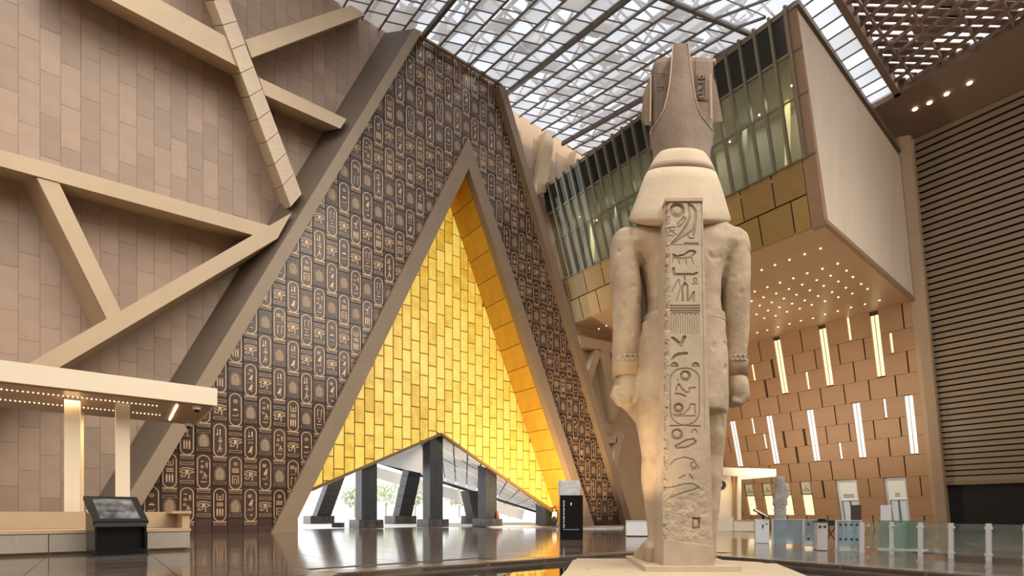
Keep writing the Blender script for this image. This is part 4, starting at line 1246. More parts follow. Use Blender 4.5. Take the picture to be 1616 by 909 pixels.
for n_, (a_, b_) in enumerate(doors):
    e = empty('door_%d' % (n_+1), WF.p((a_+b_)/2, tz(-1, SOF_Z), -.3), DLAB[n_], 'door', 'glazed doors of the clad wall', 'structure')
    t0_, t1_, t2_ = tz(-.95, SOF_Z), tz(2.75, SOF_Z), tz(5.0, SOF_Z)
    R4 = lambda x0, x1, y0, y1, d: [WF.p(x0, y0, d), WF.p(x1, y0, d), WF.p(x1, y1, d), WF.p(x0, y1, d)]
    build('glow_wall', MB().hexa(R4(a_, b_, t0_, t2_, -.3), R4(a_, b_, t0_, t2_, -.27)), M['lobby'] if 'lobby' in M else M.setdefault('lobby', mat('lit lobby', (.6, .6, .58), .6, emit=(1, .95, .86), estr=.35)), e)
    sg = build('sign_panel', MB().hexa(R4(a_+.1, b_-.35, t1_+.1, t2_-.25, -.26), R4(a_+.1, b_-.35, t1_+.1, t2_-.25, -.1)), M['sign_white'], e)
    wide = 1.0 if n_ == 1 else .42
    for r_ in range(2):
        # two short lines of print, too small to read in the photograph
        tx = MB(); x_ = (a_+b_)/2 - .12 - wide/2; k = 0
        while x_ < (a_+b_)/2 - .12 + wide/2:
            w_ = (.05, .09, .06, .11)[k % 4]
            tx.add(R4(x_, x_+w_, t1_+.55-.24*r_, t1_+.68-.24*r_+(.03 if k % 3 else 0), -.095), [[0, 1, 2, 3]]); x_ += w_ + .035; k += 1
        build('lettering', tx, M['ink'], sg, kind='stuff')
    for j in range(2):
        x0 = a_ + .1 + j*(b_-a_-.45)/2
        x1 = x0 + (b_-a_-.45)/2 - .06
        lf = build('door_leaf', MB().hexa(R4(x0, x1, t0_, t1_-.1, -.2), R4(x0, x1, t0_, t1_-.1, -.15)), M['acrylic'], e)
        fr_ = MB()
        for p, q in (((x0, t0_), (x0, t1_-.1)), ((x1, t0_), (x1, t1_-.1)), ((x0, t1_-.1), (x1, t1_-.1))): fr_.bar(WF.p(*p, -.14), WF.p(*q, -.14), .08, .1, WF.n)
        build('door_frame', fr_, M['mullion'], lf)
        build('handle', MB().bar(WF.p(x1-.12 if j == 0 else x0+.12, t0_+1.2, -.08), WF.p(x1-.12 if j == 0 else x0+.12, t0_+2.4, -.08), .05, .05, WF.n), M['steel'], lf)
    build('light_box', MB().hexa(R4(a_+.05, b_-.1, t2_-.22, t2_-.02, -.26), R4(a_+.05, b_-.1, t2_-.22, t2_-.02, -.05)), M['steel'], e)
    build('door_jamb', MB().hexa(R4(a_-.02, a_+.08, t0_, t2_, -.28), R4(a_-.02, a_+.08, t0_, t2_, .02)).hexa(R4(b_-.3, b_, t0_, t2_, -.28), R4(b_-.3, b_, t0_, t2_, -.24)), M['white'], e)
# corner pilaster between the clad wall and the slats
def cp(z, du, dv): return Vector((W_t(z)+du, BX_V+dv, z))
zc = ZL - .4
build('trim_3', MB().hexa([cp(-1.2, -.05, .22), cp(-1.2, -.05, -.15), cp(-1.2, .5, -.85), cp(-1.2, 3, -.85), cp(-1.2, 3, .22)], [cp(zc, -.05, .22), cp(zc, -.05, -.15), cp(zc, .5, -.85), cp(zc, 3, -.85), cp(zc, 3, .22)]), M['tan'],
      label='rounded tan pilaster where the clad wall meets the slatted wall', kind='structure')
# ================================================================== SLATTED WALL
SFr = Frame(WF.O + Vector((1.4, 0, 0)), WF.e1, WF.e2, WF.n)
sw = empty('wall_slatted', SFr.p(5, tz(-1.2, SOF_Z)), label='leaning wall of level bronze slats beside the clad wall', cat='wall', kind='structure')
build('backing', MB().hexa([SFr.p(-8, tz(-1.4, SOF_Z), -.5), SFr.p(BX_V, tz(-1.4, SOF_Z), -.5), SFr.p(BX_V, tz(ZL, SOF_Z), -.5), SFr.p(-8, tz(ZL, SOF_Z), -.5)], [SFr.p(-8, tz(-1.4, SOF_Z), -.8), SFr.p(BX_V, tz(-1.4, SOF_Z), -.8), SFr.p(BX_V, tz(ZL, SOF_Z), -.8), SFr.p(-8, tz(ZL, SOF_Z), -.8)]), M['dark'], sw)
t_ = tz(4.6, SOF_Z)
while t_ < tz(ZL-.6, SOF_Z):
    mbs = MB().hexa([SFr.p(-8, t_, -.45), SFr.p(BX_V-.5, t_, -.45), SFr.p(BX_V-.5, t_+.36, -.2), SFr.p(-8, t_+.36, -.2)], [SFr.p(-8, t_, .0), SFr.p(BX_V-.5, t_, .0), SFr.p(BX_V-.5, t_+.42, -.08), SFr.p(-8, t_+.42, -.08)])
    build('slat', mbs, M['slat'], sw)
    t_ += 0.585
build('lintel', MB().hexa([SFr.p(-8, tz(4.2, SOF_Z), -.5), SFr.p(BX_V-.5, tz(4.2, SOF_Z), -.5), SFr.p(BX_V-.5, tz(4.6, SOF_Z), -.5), SFr.p(-8, tz(4.6, SOF_Z), -.5)], [SFr.p(-8, tz(4.2, SOF_Z), .05), SFr.p(BX_V-.5, tz(4.2, SOF_Z), .05), SFr.p(BX_V-.5, tz(4.6, SOF_Z), .05), SFr.p(-8, tz(4.6, SOF_Z), .05)]), M['slat'], sw)
# ================================================================== COLOSSAL STATUE (seen from behind)
D0 = 12.2
X0 = (1083-808)/815*D0
stat = empty('colossal_statue', cw(X0, D0, 0.012), 'colossal weathered limestone statue of a standing king seen from behind', 'statue')
def SPt(px, py, dy, Yz=None):
    Y = D0 + dy
    return cw((px-808)/815*Y, Y, CAMH + (810-py)/815*(Yz if Yz else Y))
def ring(pl, pr, py, ry, dyc=0.0, n=40, pw=2.4, q=0.0, ridge=None, los=False):
    Yc = D0 + dyc
    xc = ((pl+pr)/2-808)/815*Yc; rx = (pr-pl)/2/815*Yc
    out = []
    for k in range(n):
        t = 2*math.pi*k/n
        c, s_ = math.cos(t), math.sin(t)
        x = math.copysign(abs(c)**(2/pw), c); y = math.copysign(abs(s_)**(2/pw), s_)
        m_ = 1.0 + (ridge if (ridge and k % 2) else 0)
        Yp = Yc + y*ry*m_
        Yz = Yc + (Yp-Yc)*q
        out.append(cw((xc + x*rx*m_)*(Yp/Yc if los else 1), Yp, CAMH + (810-py)/815*Yz))
    return out
def arm(cs, hs, dys, ry):
    return [ring(c[0]-h, c[0]+h, c[1], ry*h/22, d, 24, 2.2) for c, h, d in zip(cs, hs, dys)]
bod = MB()
bod.loft([ring(1048, 1112, 320, .34), ring(1046, 1114, 345, .36), ring(1034, 1124, 354, .42), ring(1000, 1150, 362, .50), ring(982, 1166, 374, .60), ring(977, 1170, 394, .68), ring(1012, 1143, 420, .74),
          ring(1021, 1134, 450, .72), ring(1023, 1133, 480, .66), ring(1019, 1137, 505, .64), ring(1010, 1143, 540, .68), ring(1006, 1145, 590, .74), ring(1004, 1146, 640, .78), ring(1006, 1145, 655, .76)])
bod.loft(arm([(990, 366), (987, 374), (986, 392), (985, 420), (987, 455), (989, 490), (989, 520), (988, 550), (988, 580), (990, 604)], [14, 20, 23, 23, 23, 22, 22, 21.5, 20.5, 19], [.0, .0, .0, .0, .02, .05, .1, .15, .2, .22], .40))
bod.loft(arm([(1153, 366), (1156, 374), (1157, 392), (1158, 420), (1159, 455), (1160, 490), (1160, 520), (1159, 550), (1158, 580), (1158, 604)], [14, 20, 23, 23, 22, 21, 20, 19, 18, 17], [.0, .0, .0, .0, .02, .05, .1, .15, .2, .22], .40))
# stone left standing between arms and torso
bod.loft([ring(985, 1160, p_, .12, .38, 24, 4) for p_ in (390, 430, 480, 530, 590)])
# fists: back of the hand, four curled fingers, thumb
for cx_, hw, sg in ((988, 20, -1), (1160, 18, 1)):
    bod.loft([ring(cx_-hw*.9, cx_+hw*.9, 600, .34, .22, 20), ring(cx_-hw, cx_+hw, 612, .40, .25, 20), ring(cx_-hw*1.02, cx_+hw*1.02, 624, .42, .28, 20), ring(cx_-hw*.9, cx_+hw*.9, 634, .38, .3, 20), ring(cx_-hw*.55, cx_+hw*.55, 640, .25, .3, 20)])
    for f_ in range(4):
        dy = -.02 + f_*.19
        L_ = (0.92, 1.0, 1.0, 0.9)[f_]
        bod.tube([SPt(cx_ + sg*hw*.75, 612, dy), SPt(cx_ + sg*hw*.95*L_, 624, dy), SPt(cx_ + sg*hw*.45, 636*1.0, dy), SPt(cx_ - sg*hw*.35, 632, dy)], [.10, .11, .10, .08], 10)
    bod.tube([SPt(cx_ - sg*hw*.2, 604, .62), SPt(cx_ - sg*hw*.1, 618, .74), SPt(cx_ + sg*hw*.2, 630, .70)], [.12, .11, .08], 10)
# apron stone between the fists and the thighs
bod.loft([ring(970, 1020, 618, .22, .35, 20), ring(972, 1022, 634, .24, .35, 20), ring(988, 1024, 648, .24, .3, 20), ring(1003, 1026, 666, .24, .2, 20), ring(1010, 1026, 692, .2, .1, 20)])
bod.loft([ring(1130, 1174, 618, .22, .35, 20), ring(1130, 1175, 632, .24, .35, 20), ring(1128, 1160, 637, .2, .3, 20)])
# legs and the stone web that ties them to the pillar
bod.loft([ring(1004, 1085, 640, .62), ring(1006, 1085, 662, .60), ring(1010, 1085, 690, .54), ring(1014, 1085, 722, .48), ring(1013, 1085, 750, .50), ring(1015, 1085, 775, .48), ring(1019, 1085, 810, .40), ring(1023, 1085, 845, .34), ring(1024, 1085, 862, .34), ring(1020, 1085, 880, .36)])
bod.loft([ring(1080, 1143, 640, .62, .15), ring(1080, 1141.5, 662, .62, .12), ring(1080, 1140, 690, .58, .18), ring(1080, 1138, 722, .5, .25), ring(1080, 1136, 755, .52, .25), ring(1080, 1132, 800, .44, .28), ring(1080, 1129, 850, .36, .3), ring(1080, 1129, 880, .36, .3)])
# feet
for px0, px1, dy0, dy1 in ((1018, 1058, -.3, 1.15), (1092, 1130, .1, 1.5)):
    bod.loft([[SPt(px0+a_*(px1-px0), 0, d_, 1)*1.0 if False else cw((px0+a_*(px1-px0)-808)/815*(D0), D0+d_, z_) for a_, z_ in ((0, .1), (1, .1), (1, .1+h_), (.5, .1+h_*1.25), (0, .1+h_))] for d_, h_ in ((dy0, .35), (dy0+.4, .5), (dy0+.9, .3), (dy1-.1, .2), (dy1, .12))])
bo = build('body', bod, M['lime'], stat, smooth=True)
md = bo.modifiers.new('remesh', 'REMESH'); md.mode = 'VOXEL'; md.voxel_size = 0.035; md.use_smooth_shade = True
sm = bo.modifiers.new('smooth', 'SMOOTH'); sm.iterations = 6; sm.factor = 0.5
dg = bpy.context.evaluated_depsgraph_get()
me2 = bpy.data.meshes.new_from_object(bo.evaluated_get(dg))
bo.modifiers.clear(); bo.data = me2
from mathutils import noise as mn
nv_ = len(me2.vertices)
co_ = np.empty(nv_*3, np.float32); no_ = np.empty(nv_*3, np.float32)
me2.vertices.foreach_get('co', co_); me2.vertex_normals.foreach_get('vector', no_)
co_ = co_.reshape(-1, 3); no_ = no_.reshape(-1, 3)
off_ = np.zeros(nv_, np.float32)
for k, c_ in enumerate(co_.tolist()):
    c_ = Vector(c_)
    d_ = mn.fractal(c_*1.1, 1.0, 2.1, 4)*.022
    w_ = mn.noise(c_*3.7 + Vector((5, 1, 2)))
    if w_ > .42: d_ -= (w_-.42)*.12
    off_[k] = d_
me2.vertices.foreach_set('co', (co_ + no_*off_[:, None]).ravel())
me2.update()
me2.polygons.foreach_set('use_smooth', [True]*len(me2.polygons))
# pleated kilt and belt
kl = MB().loft([ring(1014.5, 1140.5, 502, .655, n=40), ring(1013, 1141, 514, .67, n=40)], cap=False)
build('belt', kl, M['lime'], stat, smooth=True, fixn=False)
kl = MB().loft([ring(1012-k*.62, 1139.5, 513+k*14.2, .665+.006*k, n=170, ridge=.018) for k in range(11)])
build('kilt', kl, M['lime'], stat)
# bracelets with a row of rings
for cx_, hw in ((988.5, 21), (1158, 18.5)):
    br = build('bracelet', MB().loft([ring(cx_-hw, cx_+hw, 566, .39*hw/21, .19, 28), ring(cx_-hw-.6, cx_+hw+.6, 573, .40*hw/21, .2, 28), ring(cx_-hw, cx_+hw, 596, .39*hw/21, .22, 28)]), M['lime'], stat, smooth=True)
    rg = MB()
    for k in range(7):
        t = math.radians(200 + k*20)
        Yc = D0 + .19
        c = cw(((cx_)-808)/815*Yc + math.cos(t)*hw*1.0/815*Yc, Yc + math.sin(t)*.40*hw/21, CAMH + (810-571)/815*Yc)
        out_ = cw(math.cos(t), math.sin(t)).normalized(); tg = Vector((-out_.y, out_.x, 0))
        rg.tube([c + tg*(.06*math.cos(a_)) + Vector((0, 0, .06*math.sin(a_))) + out_*.01 for a_ in [i*math.pi/6 for i in range(13)]], .014, 5)
    build('bracelet_rings', rg, M['lime'], br, kind='stuff')
# striped head cloth
nem = MB().loft([ring(1042, 1112, 247, .52, los=True, q=.45), ring(1036, 1117, 249, .60, los=True, q=.45), ring(1031, 1121, 255, .64, los=True, q=.5), ring(1026, 1126, 264, .68, los=True, q=.55), ring(1020, 1131, 275, .72, los=True, q=.62)], cap=True)
nem.loft([ring(1019.6, 1131.4, 275.5, .735, los=True, q=.62), ring(1013, 1137, 290, .77, los=True, q=.68), ring(1005, 1144, 312, .82, los=True, q=.78), ring(997, 1150, 333, .86, los=True, q=.88), ring(992, 1153.5, 345, .88, los=True, q=.95), ring(993, 1152, 349, .86, los=True, q=1.0), ring(1006, 1143, 357, .66, los=True, q=1.0), ring(1030, 1125, 358, .4)])
build('head_cloth', nem, M['lime_pale'], stat, smooth=True)
# crown: core, side plumes, rear spine with pale rims
cr_ = build('crown', MB().loft([ring(1029, 1120, 232, .34, .28, 40, 5), ring(1027, 1121, 200, .34, .28, 40, 5), ring(1027, 1121, 150, .34, .28, 40, 5), ring(1027, 1121, 116, .34, .28, 40, 5), ring(1029, 1120, 108, .31, .28, 40, 5)]), M['crown'], stat, smooth=False)
top_rough = MB()
for k in range(9):
    px = 1090 + k*3.6
    top_rough.sphere(SPt(px, 104 - random.uniform(0, 5), .30), (random.uniform(.08, .14), .2, random.uniform(.06, .12)), 7, 5)
build('broken_top', top_rough, M['lime'], cr_, smooth=True)
for pts in ([(1027, 118), (1015, 148), (1012, 188), (1017, 197), (1029, 199)], [(1120, 114), (1129, 128), (1141, 191), (1119, 194)]):
    build('side_flange', MB().hexa([SPt(x, y, .12) for x, y in pts], [SPt(x, y, .6) for x, y in pts]), M['crown'], cr_)
prof = [(252, 1033, 1118), (232, 1030, 1121), (212, 1028, 1123.5), (196, 1026.5, 1126), (190, 1028, 1125), (186, 1035, 1117), (180, 1042, 1108), (170, 1048, 1102), (155, 1052.5, 1097.5), (135, 1056.5, 1094), (112, 1059, 1090.5), (92, 1060.5, 1088.5), (74, 1061.5, 1086.5), (71, 1062.5, 1085)]
def srow(py, L_, R_):
    f_, b_ = [], []
    for i in range(17):
        px = L_ + (R_-L_)*i/16
        dy = -.60 + .50*((px-1076)/52)**2 + (.10*(252-py)/180)
        f_.append(SPt(px, py, dy, D0 - .45)); b_.append(SPt(px, py, max(dy+.12, .1), D0 - .1))
    return f_ + b_[::-1]
build('crown_spine', MB().loft([srow(*p) for p in prof[::-1]]), M['crown'], cr_, smooth=False)
for side in (1, 2):
    pts = []
    for p in prof[3:]:
        px = p[side]; dy = -.61 + .50*((px-1076)/52)**2 + (.10*(252-p[0])/180)
        pts.append(SPt(px, p[0], dy, D0-.45))
    build('pale_rim', MB().tube(pts, .014, 6), M['lime_pale'], cr_)
build('pale_rim', MB().tube([SPt(1121, 118, -.1), SPt(1122, 155, -.09), SPt(1123, 188, -.08)], .018, 6), M['lime_pale'], cr_)
build('pale_rim', MB().tube([SPt(1027, 118, -.1), SPt(1027, 155, -.09), SPt(1026, 192, -.08)], .018, 6), M['lime_pale'], cr_)
cg = MB()
def cst(pts, r=.012): cg.tube([SPt(x, y, -.075) for x, y in pts], r, 5)
cst([(x, y) for x, y in arc(1107, 118, 6, 7, 0, 180, 8)] + [(1101, 150), (1103, 154), (1111, 154), (1113, 150), (1113, 118)])
cst(arc(1107, 122, 3, 3, 0, 360, 8)); cst([(1103, 131), (1110, 131), (1110, 137)]); cst([(1103, 142), (1110, 140), (1108, 148), (1103, 149)]); cst([(1095, 157), (1119, 157)]); cst([(1098, 90), (1098, 150)], .008); cst([(1035, 95), (1037, 130), (1037, 170)], .009); cst([(1034, 116), (1050, 116)], .009); cst([(1036, 138), (1048, 138)], .009)
build('crown_inscription', cg, M['crown'], cr_, kind='stuff')

# ---- back pillar: a carved face made as a fine relief
W_, H_ = 150, 860
DYP = -1.05
YP = D0 + DYP
pyT, pyB = 312.0, 894.0
gy, gx = np.meshgrid(np.linspace(0, 1, H_), np.linspace(0, 1, W_), indexing='ij')
PY = pyT + (pyB-pyT)*gy
LEFT = 1051.5 - 5.0*gy; RIGHT = 1108.5 + 18.5*gy
PX = LEFT + (RIGHT-LEFT)*gx
depth = np.zeros_like(PX)
def sstep(a, b, x):
    t = np.clip((x-a)/(b-a), 0, 1); return t*t*(3-2*t)
def stroke(pts, r, d=.035):
    global depth
    for (x0, y0), (x1, y1) in zip(pts, pts[1:]):
        m_ = (PX > min(x0, x1)-r-2) & (PX < max(x0, x1)+r+2) & (PY > min(y0, y1)-r-2) & (PY < max(y0, y1)+r+2)
        if not m_.any(): continue
        X, Y = PX[m_], PY[m_]
        L2 = (x1-x0)**2 + (y1-y0)**2 + 1e-9
        t = np.clip(((X-x0)*(x1-x0)+(Y-y0)*(y1-y0))/L2, 0, 1)
        dd = np.hypot(X-x0-t*(x1-x0), Y-y0-t*(y1-y0))
        depth[m_] = np.maximum(depth[m_], d*(1-sstep(r*.55, r+.35, dd)))
def ball(cx, cy, r, d=.09):
    # sunk disc with a domed middle
    global depth
    dd = np.hypot(PX-cx, PY-cy)/r
    v_ = d*(1-sstep(.9, 1.03, dd))*(0.25 + .75*sstep(.25, .95, dd))
    depth = np.maximum(depth, v_)
def blob(pts, d=.05):
    # sunk filled figure
    global depth
    xs = [p[0] for p in pts]; ys = [p[1] for p in pts]
    inside = np.zeros(PX.shape, bool); n = len(pts)
    for i in range(n):
        (x0, y0), (x1, y1) = pts[i], pts[(i+1) % n]
        c = ((y0 > PY) != (y1 > PY)) & (PX < (x1-x0)*(PY-y0)/((y1-y0) or 1e-9) + x0)
        inside ^= c
    dist = np.full(PX.shape, 9.0)
    for i in range(n):
        (x0, y0), (x1, y1) = pts[i], pts[(i+1) % n]
        L2 = (x1-x0)**2 + (y1-y0)**2 + 1e-9
        t = np.clip(((PX-x0)*(x1-x0)+(PY-y0)*(y1-y0))/L2, 0, 1)
        dist = np.minimum(dist, np.hypot(PX-x0-t*(x1-x0), PY-y0-t*(y1-y0)))
    v_ = np.where(inside, d*(1-.55*sstep(.3, 3.5, dist)), 0)
    depth = np.maximum(depth, v_)
A1 = lambda pts: [(1030+x/4.54, 300+y/4.54) for x, y in pts]
A2 = lambda pts: [(1030+x/4.54, 480+y/4.54) for x, y in pts]
A3 = lambda pts: [(1030+x/3.655, 660+y/3.655) for x, y in pts]
stroke(A1([(102, 84), (350, 84)]), .7, .03); stroke(A1([(102, 84), (96, 900)]), .5, .025); stroke(A1([(350, 84), (352, 420), (360, 900)]), .5, .025)
stroke(A2([(96, 90), (92, 900)]), .45, .02); stroke(A2([(362, 90), (372, 900)]), .45, .02)
ball(*A1([(177, 143)])[0], 12.0, .11)
blob(A1([(255, 92), (290, 112), (314, 150), (312, 190), (304, 240), (290, 290), (250, 318), (205, 345), (150, 388), (136, 384), (178, 330), (215, 280), (246, 225), (262, 180), (252, 130)]), .075)
stroke(A1([(250, 90), (290, 115), (312, 150), (312, 190), (300, 290), (292, 325)]), 1.2, .06); stroke(A1([(268, 190), (240, 260), (190, 330), (135, 385)]), 1.5, .07)
stroke(A1([(225, 190), (180, 240), (180, 268), (215, 240), (236, 200)]), .8, .04); stroke(A1([(250, 320), (262, 345), (292, 345)]), .9, .04)
stroke(A1([(228, 381), (325, 381)]), .8, .04); stroke(A1([(105, 270), (165, 265)]), .7, .035); stroke(A1([(108, 320), (150, 330)]), .7, .035); stroke(A1([(125, 285), (172, 322)]), .7, .035); stroke(A1([(120, 300), (150, 290), (140, 330)]), .6, .03)
stroke(A1([(125, 393), (330, 393)]), .5, .025)
blob(A1([(140, 452), (175, 466), (225, 456), (258, 430), (300, 428), (316, 446), (296, 466), (270, 486), (215, 494), (150, 488)]), .075)
for l_ in ([(180, 492), (196, 532)], [(236, 490), (242, 532)], [(278, 482), (292, 528)], [(150, 480), (142, 520)]): stroke(A1(l_), .7, .04)
blob(A1([(140, 556), (158, 552), (162, 594), (290, 596), (322, 584), (326, 594), (300, 610), (150, 612), (142, 600)]), .06)
stroke(A1([(186, 638), (138, 724)]), .6, .035); stroke(A1([(186, 640), (200, 700), (172, 792)]), .6, .035); stroke(A1([(228, 616), (232, 642)]), 1.4, .06)
stroke(A1([(216, 790), (212, 700), (232, 664), (250, 690), (250, 790)]), 1.5, .07); stroke(A1([(258, 795), (296, 730), (294, 795)]), 1.4, .06); stroke(A1(arc(305, 645, 13, 14, 0, 360, 10)), .6, .035); stroke(A1([(284, 672), (326, 672)]), .7, .035)
for y in (10, 28, 46): stroke(A2([(128, y), (336, y)]), 1.0, .05)
for k in range(7): stroke(A2([(132+k*29, 74), (136+k*29, 62), (154+k*29, 62), (158+k*29, 74)]), .6, .04)
for k in range(13): stroke(A2([(134+k*16.3, 78), (134+k*16.3, 208)]), .42, .028)
blob(A2([(128, 236), (150, 232), (200, 272), (214, 232), (230, 220), (242, 234), (208, 304), (196, 300)]), .08)
blob(A2([(132, 398), (150, 366), (185, 346), (252, 344), (252, 358), (215, 362), (170, 372), (150, 392)]), .075)
stroke(A2(arc(228, 354, 22, 10, 0, 360, 10)), .6, .04)
for cx_ in (157, 309): blob(A2([(p[0], 448-p[1]) for p in arc(cx_, 0, 29, 34, 0, 180, 9)]), .07)
stroke(A2(arc(231, 540, 104, -82, 180, 0, 16) + [(335, 760)] + arc(231, 770, 104, 96, 0, 180, 16) + [(126, 540)]), .8, .045)
ball(*A2([(236, 512)])[0], 8.8, .10); ball(*A2([(188, 742)])[0], 8.0, .10)
stroke(A2([(168, 622), (172, 592), (190, 572), (210, 606), (240, 630), (262, 632), (264, 600), (306, 598)]), 1.1, .05); stroke(A2([(164, 640), (205, 645), (235, 660)]), 1.2, .05); stroke(A2([(180, 535), (182, 555)]), .6, .03)
stroke(A2([(150, 792), (225, 786), (262, 748), (270, 716), (306, 718), (302, 760), (310, 784)]), .9, .045); stroke(A2([(162, 801), (308, 801)]), .8, .04); stroke(A2([(128, 871), (340, 873)]), 1.2, .05)
ball(*A3([(143, 92)])[0], 9.6, .10)
blob(A3([(124, 160), (190, 122), (238, 112), (256, 130), (246, 148), (196, 172), (138, 178)]), .075); stroke(A3([(224, 84), (234, 66), (250, 66), (258, 84)]), 1.0, .045)
stroke(A3([(100, 268), (128, 240), (185, 224), (236, 240), (268, 290)]), 1.0, .045); stroke(A3(arc(236, 270, 16, 16, 0, 360, 10)), .9, .05); stroke(A3([(155, 346), (186, 328)]), 1.2, .05); stroke(A3([(214, 326), (232, 348)]), 1.2, .05); stroke(A3([(228, 300), (250, 290)]), 1.0, .04)
stroke(A3([(50, 400), (120, 396), (190, 380), (236, 380), (268, 402), (180, 430), (110, 455), (64, 480)]), 1.5, .05)
blob(A3([(230, 572), (276, 572), (276, 634), (230, 640)]), .12)
# weathering: lattice noise
def vnoise(x, y, seed):
    r = np.random.default_rng(seed).random((64, 64))
    xi, yi = np.floor(x).astype(int), np.floor(y).astype(int); fx, fy = x-xi, y-yi
    fx = fx*fx*(3-2*fx); fy = fy*fy*(3-2*fy)
    g = lambda a_, b_: r[a_ % 64, b_ % 64]
    return (g(xi, yi)*(1-fx)+g(xi+1, yi)*fx)*(1-fy) + (g(xi, yi+1)*(1-fx)+g(xi+1, yi+1)*fx)*fy
fb = lambda s_: sum(vnoise(PX/s_*2**k, PY/s_*2**k, 11+k)*.5**k for k in range(4))/1.9
rough = sstep(745, 775, PY)*(1-sstep(855, 862, PY))*(1-.6*sstep(1105, 1120, PX))
depth += rough*.10*(fb(9.0)-.35)
leftwear = (1-sstep(0.0, .14, gx))*sstep(.35, .6, fb(7.0))
depth += leftwear*.10
depth += .010*(fb(5.0)-.5) + .012*sstep(600, 700, PY)*(fb(3.0)-.5)*(1-sstep(1080, 1100, PX))
brk = 848 + (PX-1041)*.16 + 3*fb(8.0)
depth = np.where(PY > brk, -.03, depth*.6)
Yf = YP + depth
XC = (PX-808)/815*YP
ZC = CAMH + (810-PY)/815*YP
wx = XC*CS + Yf*SN; wy = -XC*SN + Yf*CS
verts = np.stack([wx, wy, ZC], -1).reshape(-1, 3)
idx = np.arange(W_*H_).reshape(H_, W_)
quads = np.stack([idx[:-1, :-1], idx[1:, :-1], idx[1:, 1:], idx[:-1, 1:]], -1).reshape(-1, 4)
pm = MB()
pm.v = [Vector(p) for p in verts.tolist()]; pm.f = quads.tolist(); pm.m = [0]*len(pm.f)
# sides, top and foot reach back to the body
def backp(v): 
    q = v.copy(); return q + Vector((SN, CS, 0))*0.75
for seq in (idx[:, 0], idx[::-1, -1], idx[0, ::-1], idx[-1, :]):
    o = len(pm.v); pm.v += [backp(pm.v[i]) for i in seq.tolist()]
    for k in range(len(seq)-1):
        pm.f.append([int(seq[k]), int(seq[k+1]), o+k+1, o+k]); pm.m.append(0)
build('back_pillar', pm, M['pillar_lime'], stat, fixn=True)
cap = [SPt(1050.5, 312, DYP-.03), SPt(1109.5, 312, DYP-.03), SPt(1109.5, 317, DYP-.03), SPt(1050.5, 317, DYP-.03)]
build('pillar_cap', MB().hexa(cap, [p + Vector((SN, CS, 0))*.5 for p in cap]), M['pillar_lime'], stat)
fb_ = [cw((1000-808)/815*12.0, 10.95), cw((1150-808)/815*11.6, 10.95), cw((1160-808)/815*12.2, 13.6), cw((1005-808)/815*12.6, 13.8)]
build('foot_base', MB().hexa([p + Vector((0, 0, .012)) for p in fb_], [p + Vector((0, 0, .12)) for p in fb_]), M['lime_pale'], stat)
# ================================================================== BOOTH BESIDE THE TILED WALL
bt = empty('ticket_booth', (-3, 24, 0), 'cream canopied booth with slim columns under the lattice beams', 'booth')
build('canopy_roof', MB().box((-14, 22.0, 5.28), (3.43, 27.4, 5.92)), M['cream'], bt)
build('timber_soffit', MB().box((-13.9, 22.15, 5.24), (3.3, 27.2, 5.285)), M['wood_soffit'], bt)
for u_ in (-6.6, -3.7, -0.755, 0.64):
    build('column', MB().box((u_-.21, 23.4, 0), (u_+.21, 23.8, 5.24)), M['cream'], bt)
for u_ in (-6.4, -0.7):
    build('column', MB().box((u_-.2, 26.4, 0), (u_+.2, 26.8, 5.24)), M['cream'], bt)
for v_, u1 in ((23.2, 1.75), (25.3, 2.0)):
    led = MB(); u_ = -8.0
    while u_ < u1:
        led.box((u_, v_, 5.225), (u_+.035, v_+.03, 5.245)); u_ += .125
    build('lamp_strip', led, M['led'], bt, kind='stuff')
a_, b_ = pz(279.5, 640, 5.22), pz(267.6, 663, 5.22)
build('tube_lamp', MB().bar(a_, b_, .06, .03), M['led'], bt)
lamp('booth_lamp', 'AREA', (-1.0, 24.4, 5.15), (-1.0, 24.4, 0), 160, WARM, 2.5)
for nm_, px, py, lab in (('c', 311, 641, 'white dome security camera at the front edge of the booth canopy'), ('d', 297.6, 669, 'white dome security camera at the rear edge of the booth canopy')):
    v_ = 22.35 if nm_ == 'c' else 26.9
    p = pv(px, py, v_); p.z = 5.235
    e = empty('security_camera', p, lab, 'security camera', 'dome cameras of the booth')
    build('housing', MB().tube([p, p + Vector((0, 0, -.13))], .13, 12), M['white'], e)
    build('dome', MB().sphere(p + Vector((0, 0, -.14)), .10, 10, 7), M['black'], e, smooth=True)
# ---- stone bench with timber back in front of the booth
bn = empty('bench', (-3, 21.5, 0), 'long granite bench with pale timber back and arm, beside the touch-screen kiosk', 'bench')
kk = 0
u_ = -9.6
while u_ < 2.3:
    build('granite_block', MB().box((u_+.01, 20.6, 0.09), (u_+1.19, 23.0, 0.62)), M['bench'], bn); u_ += 1.2
build('recessed_base', MB().box((-9.5, 20.75, 0), (2.3, 22.9, 0.09)), M['bench_wood'], bn)
build('seat', MB().box((-9.6, 20.58, 0.64), (2.42, 21.9, 0.74)), M['bench_wood'], bn)
build('backrest', MB().box((-9.6, 22.6, 0.74), (2.42, 22.95, 1.30)), M['bench_wood'], bn)
build('armrest', MB().box((2.2, 20.9, 0.74), (2.42, 22.6, 1.24)), M['bench_wood'], bn)
build('armrest_top', MB().box((1.9, 20.8, 1.24), (2.46, 22.95, 1.33)), M['bench_wood'], bn)

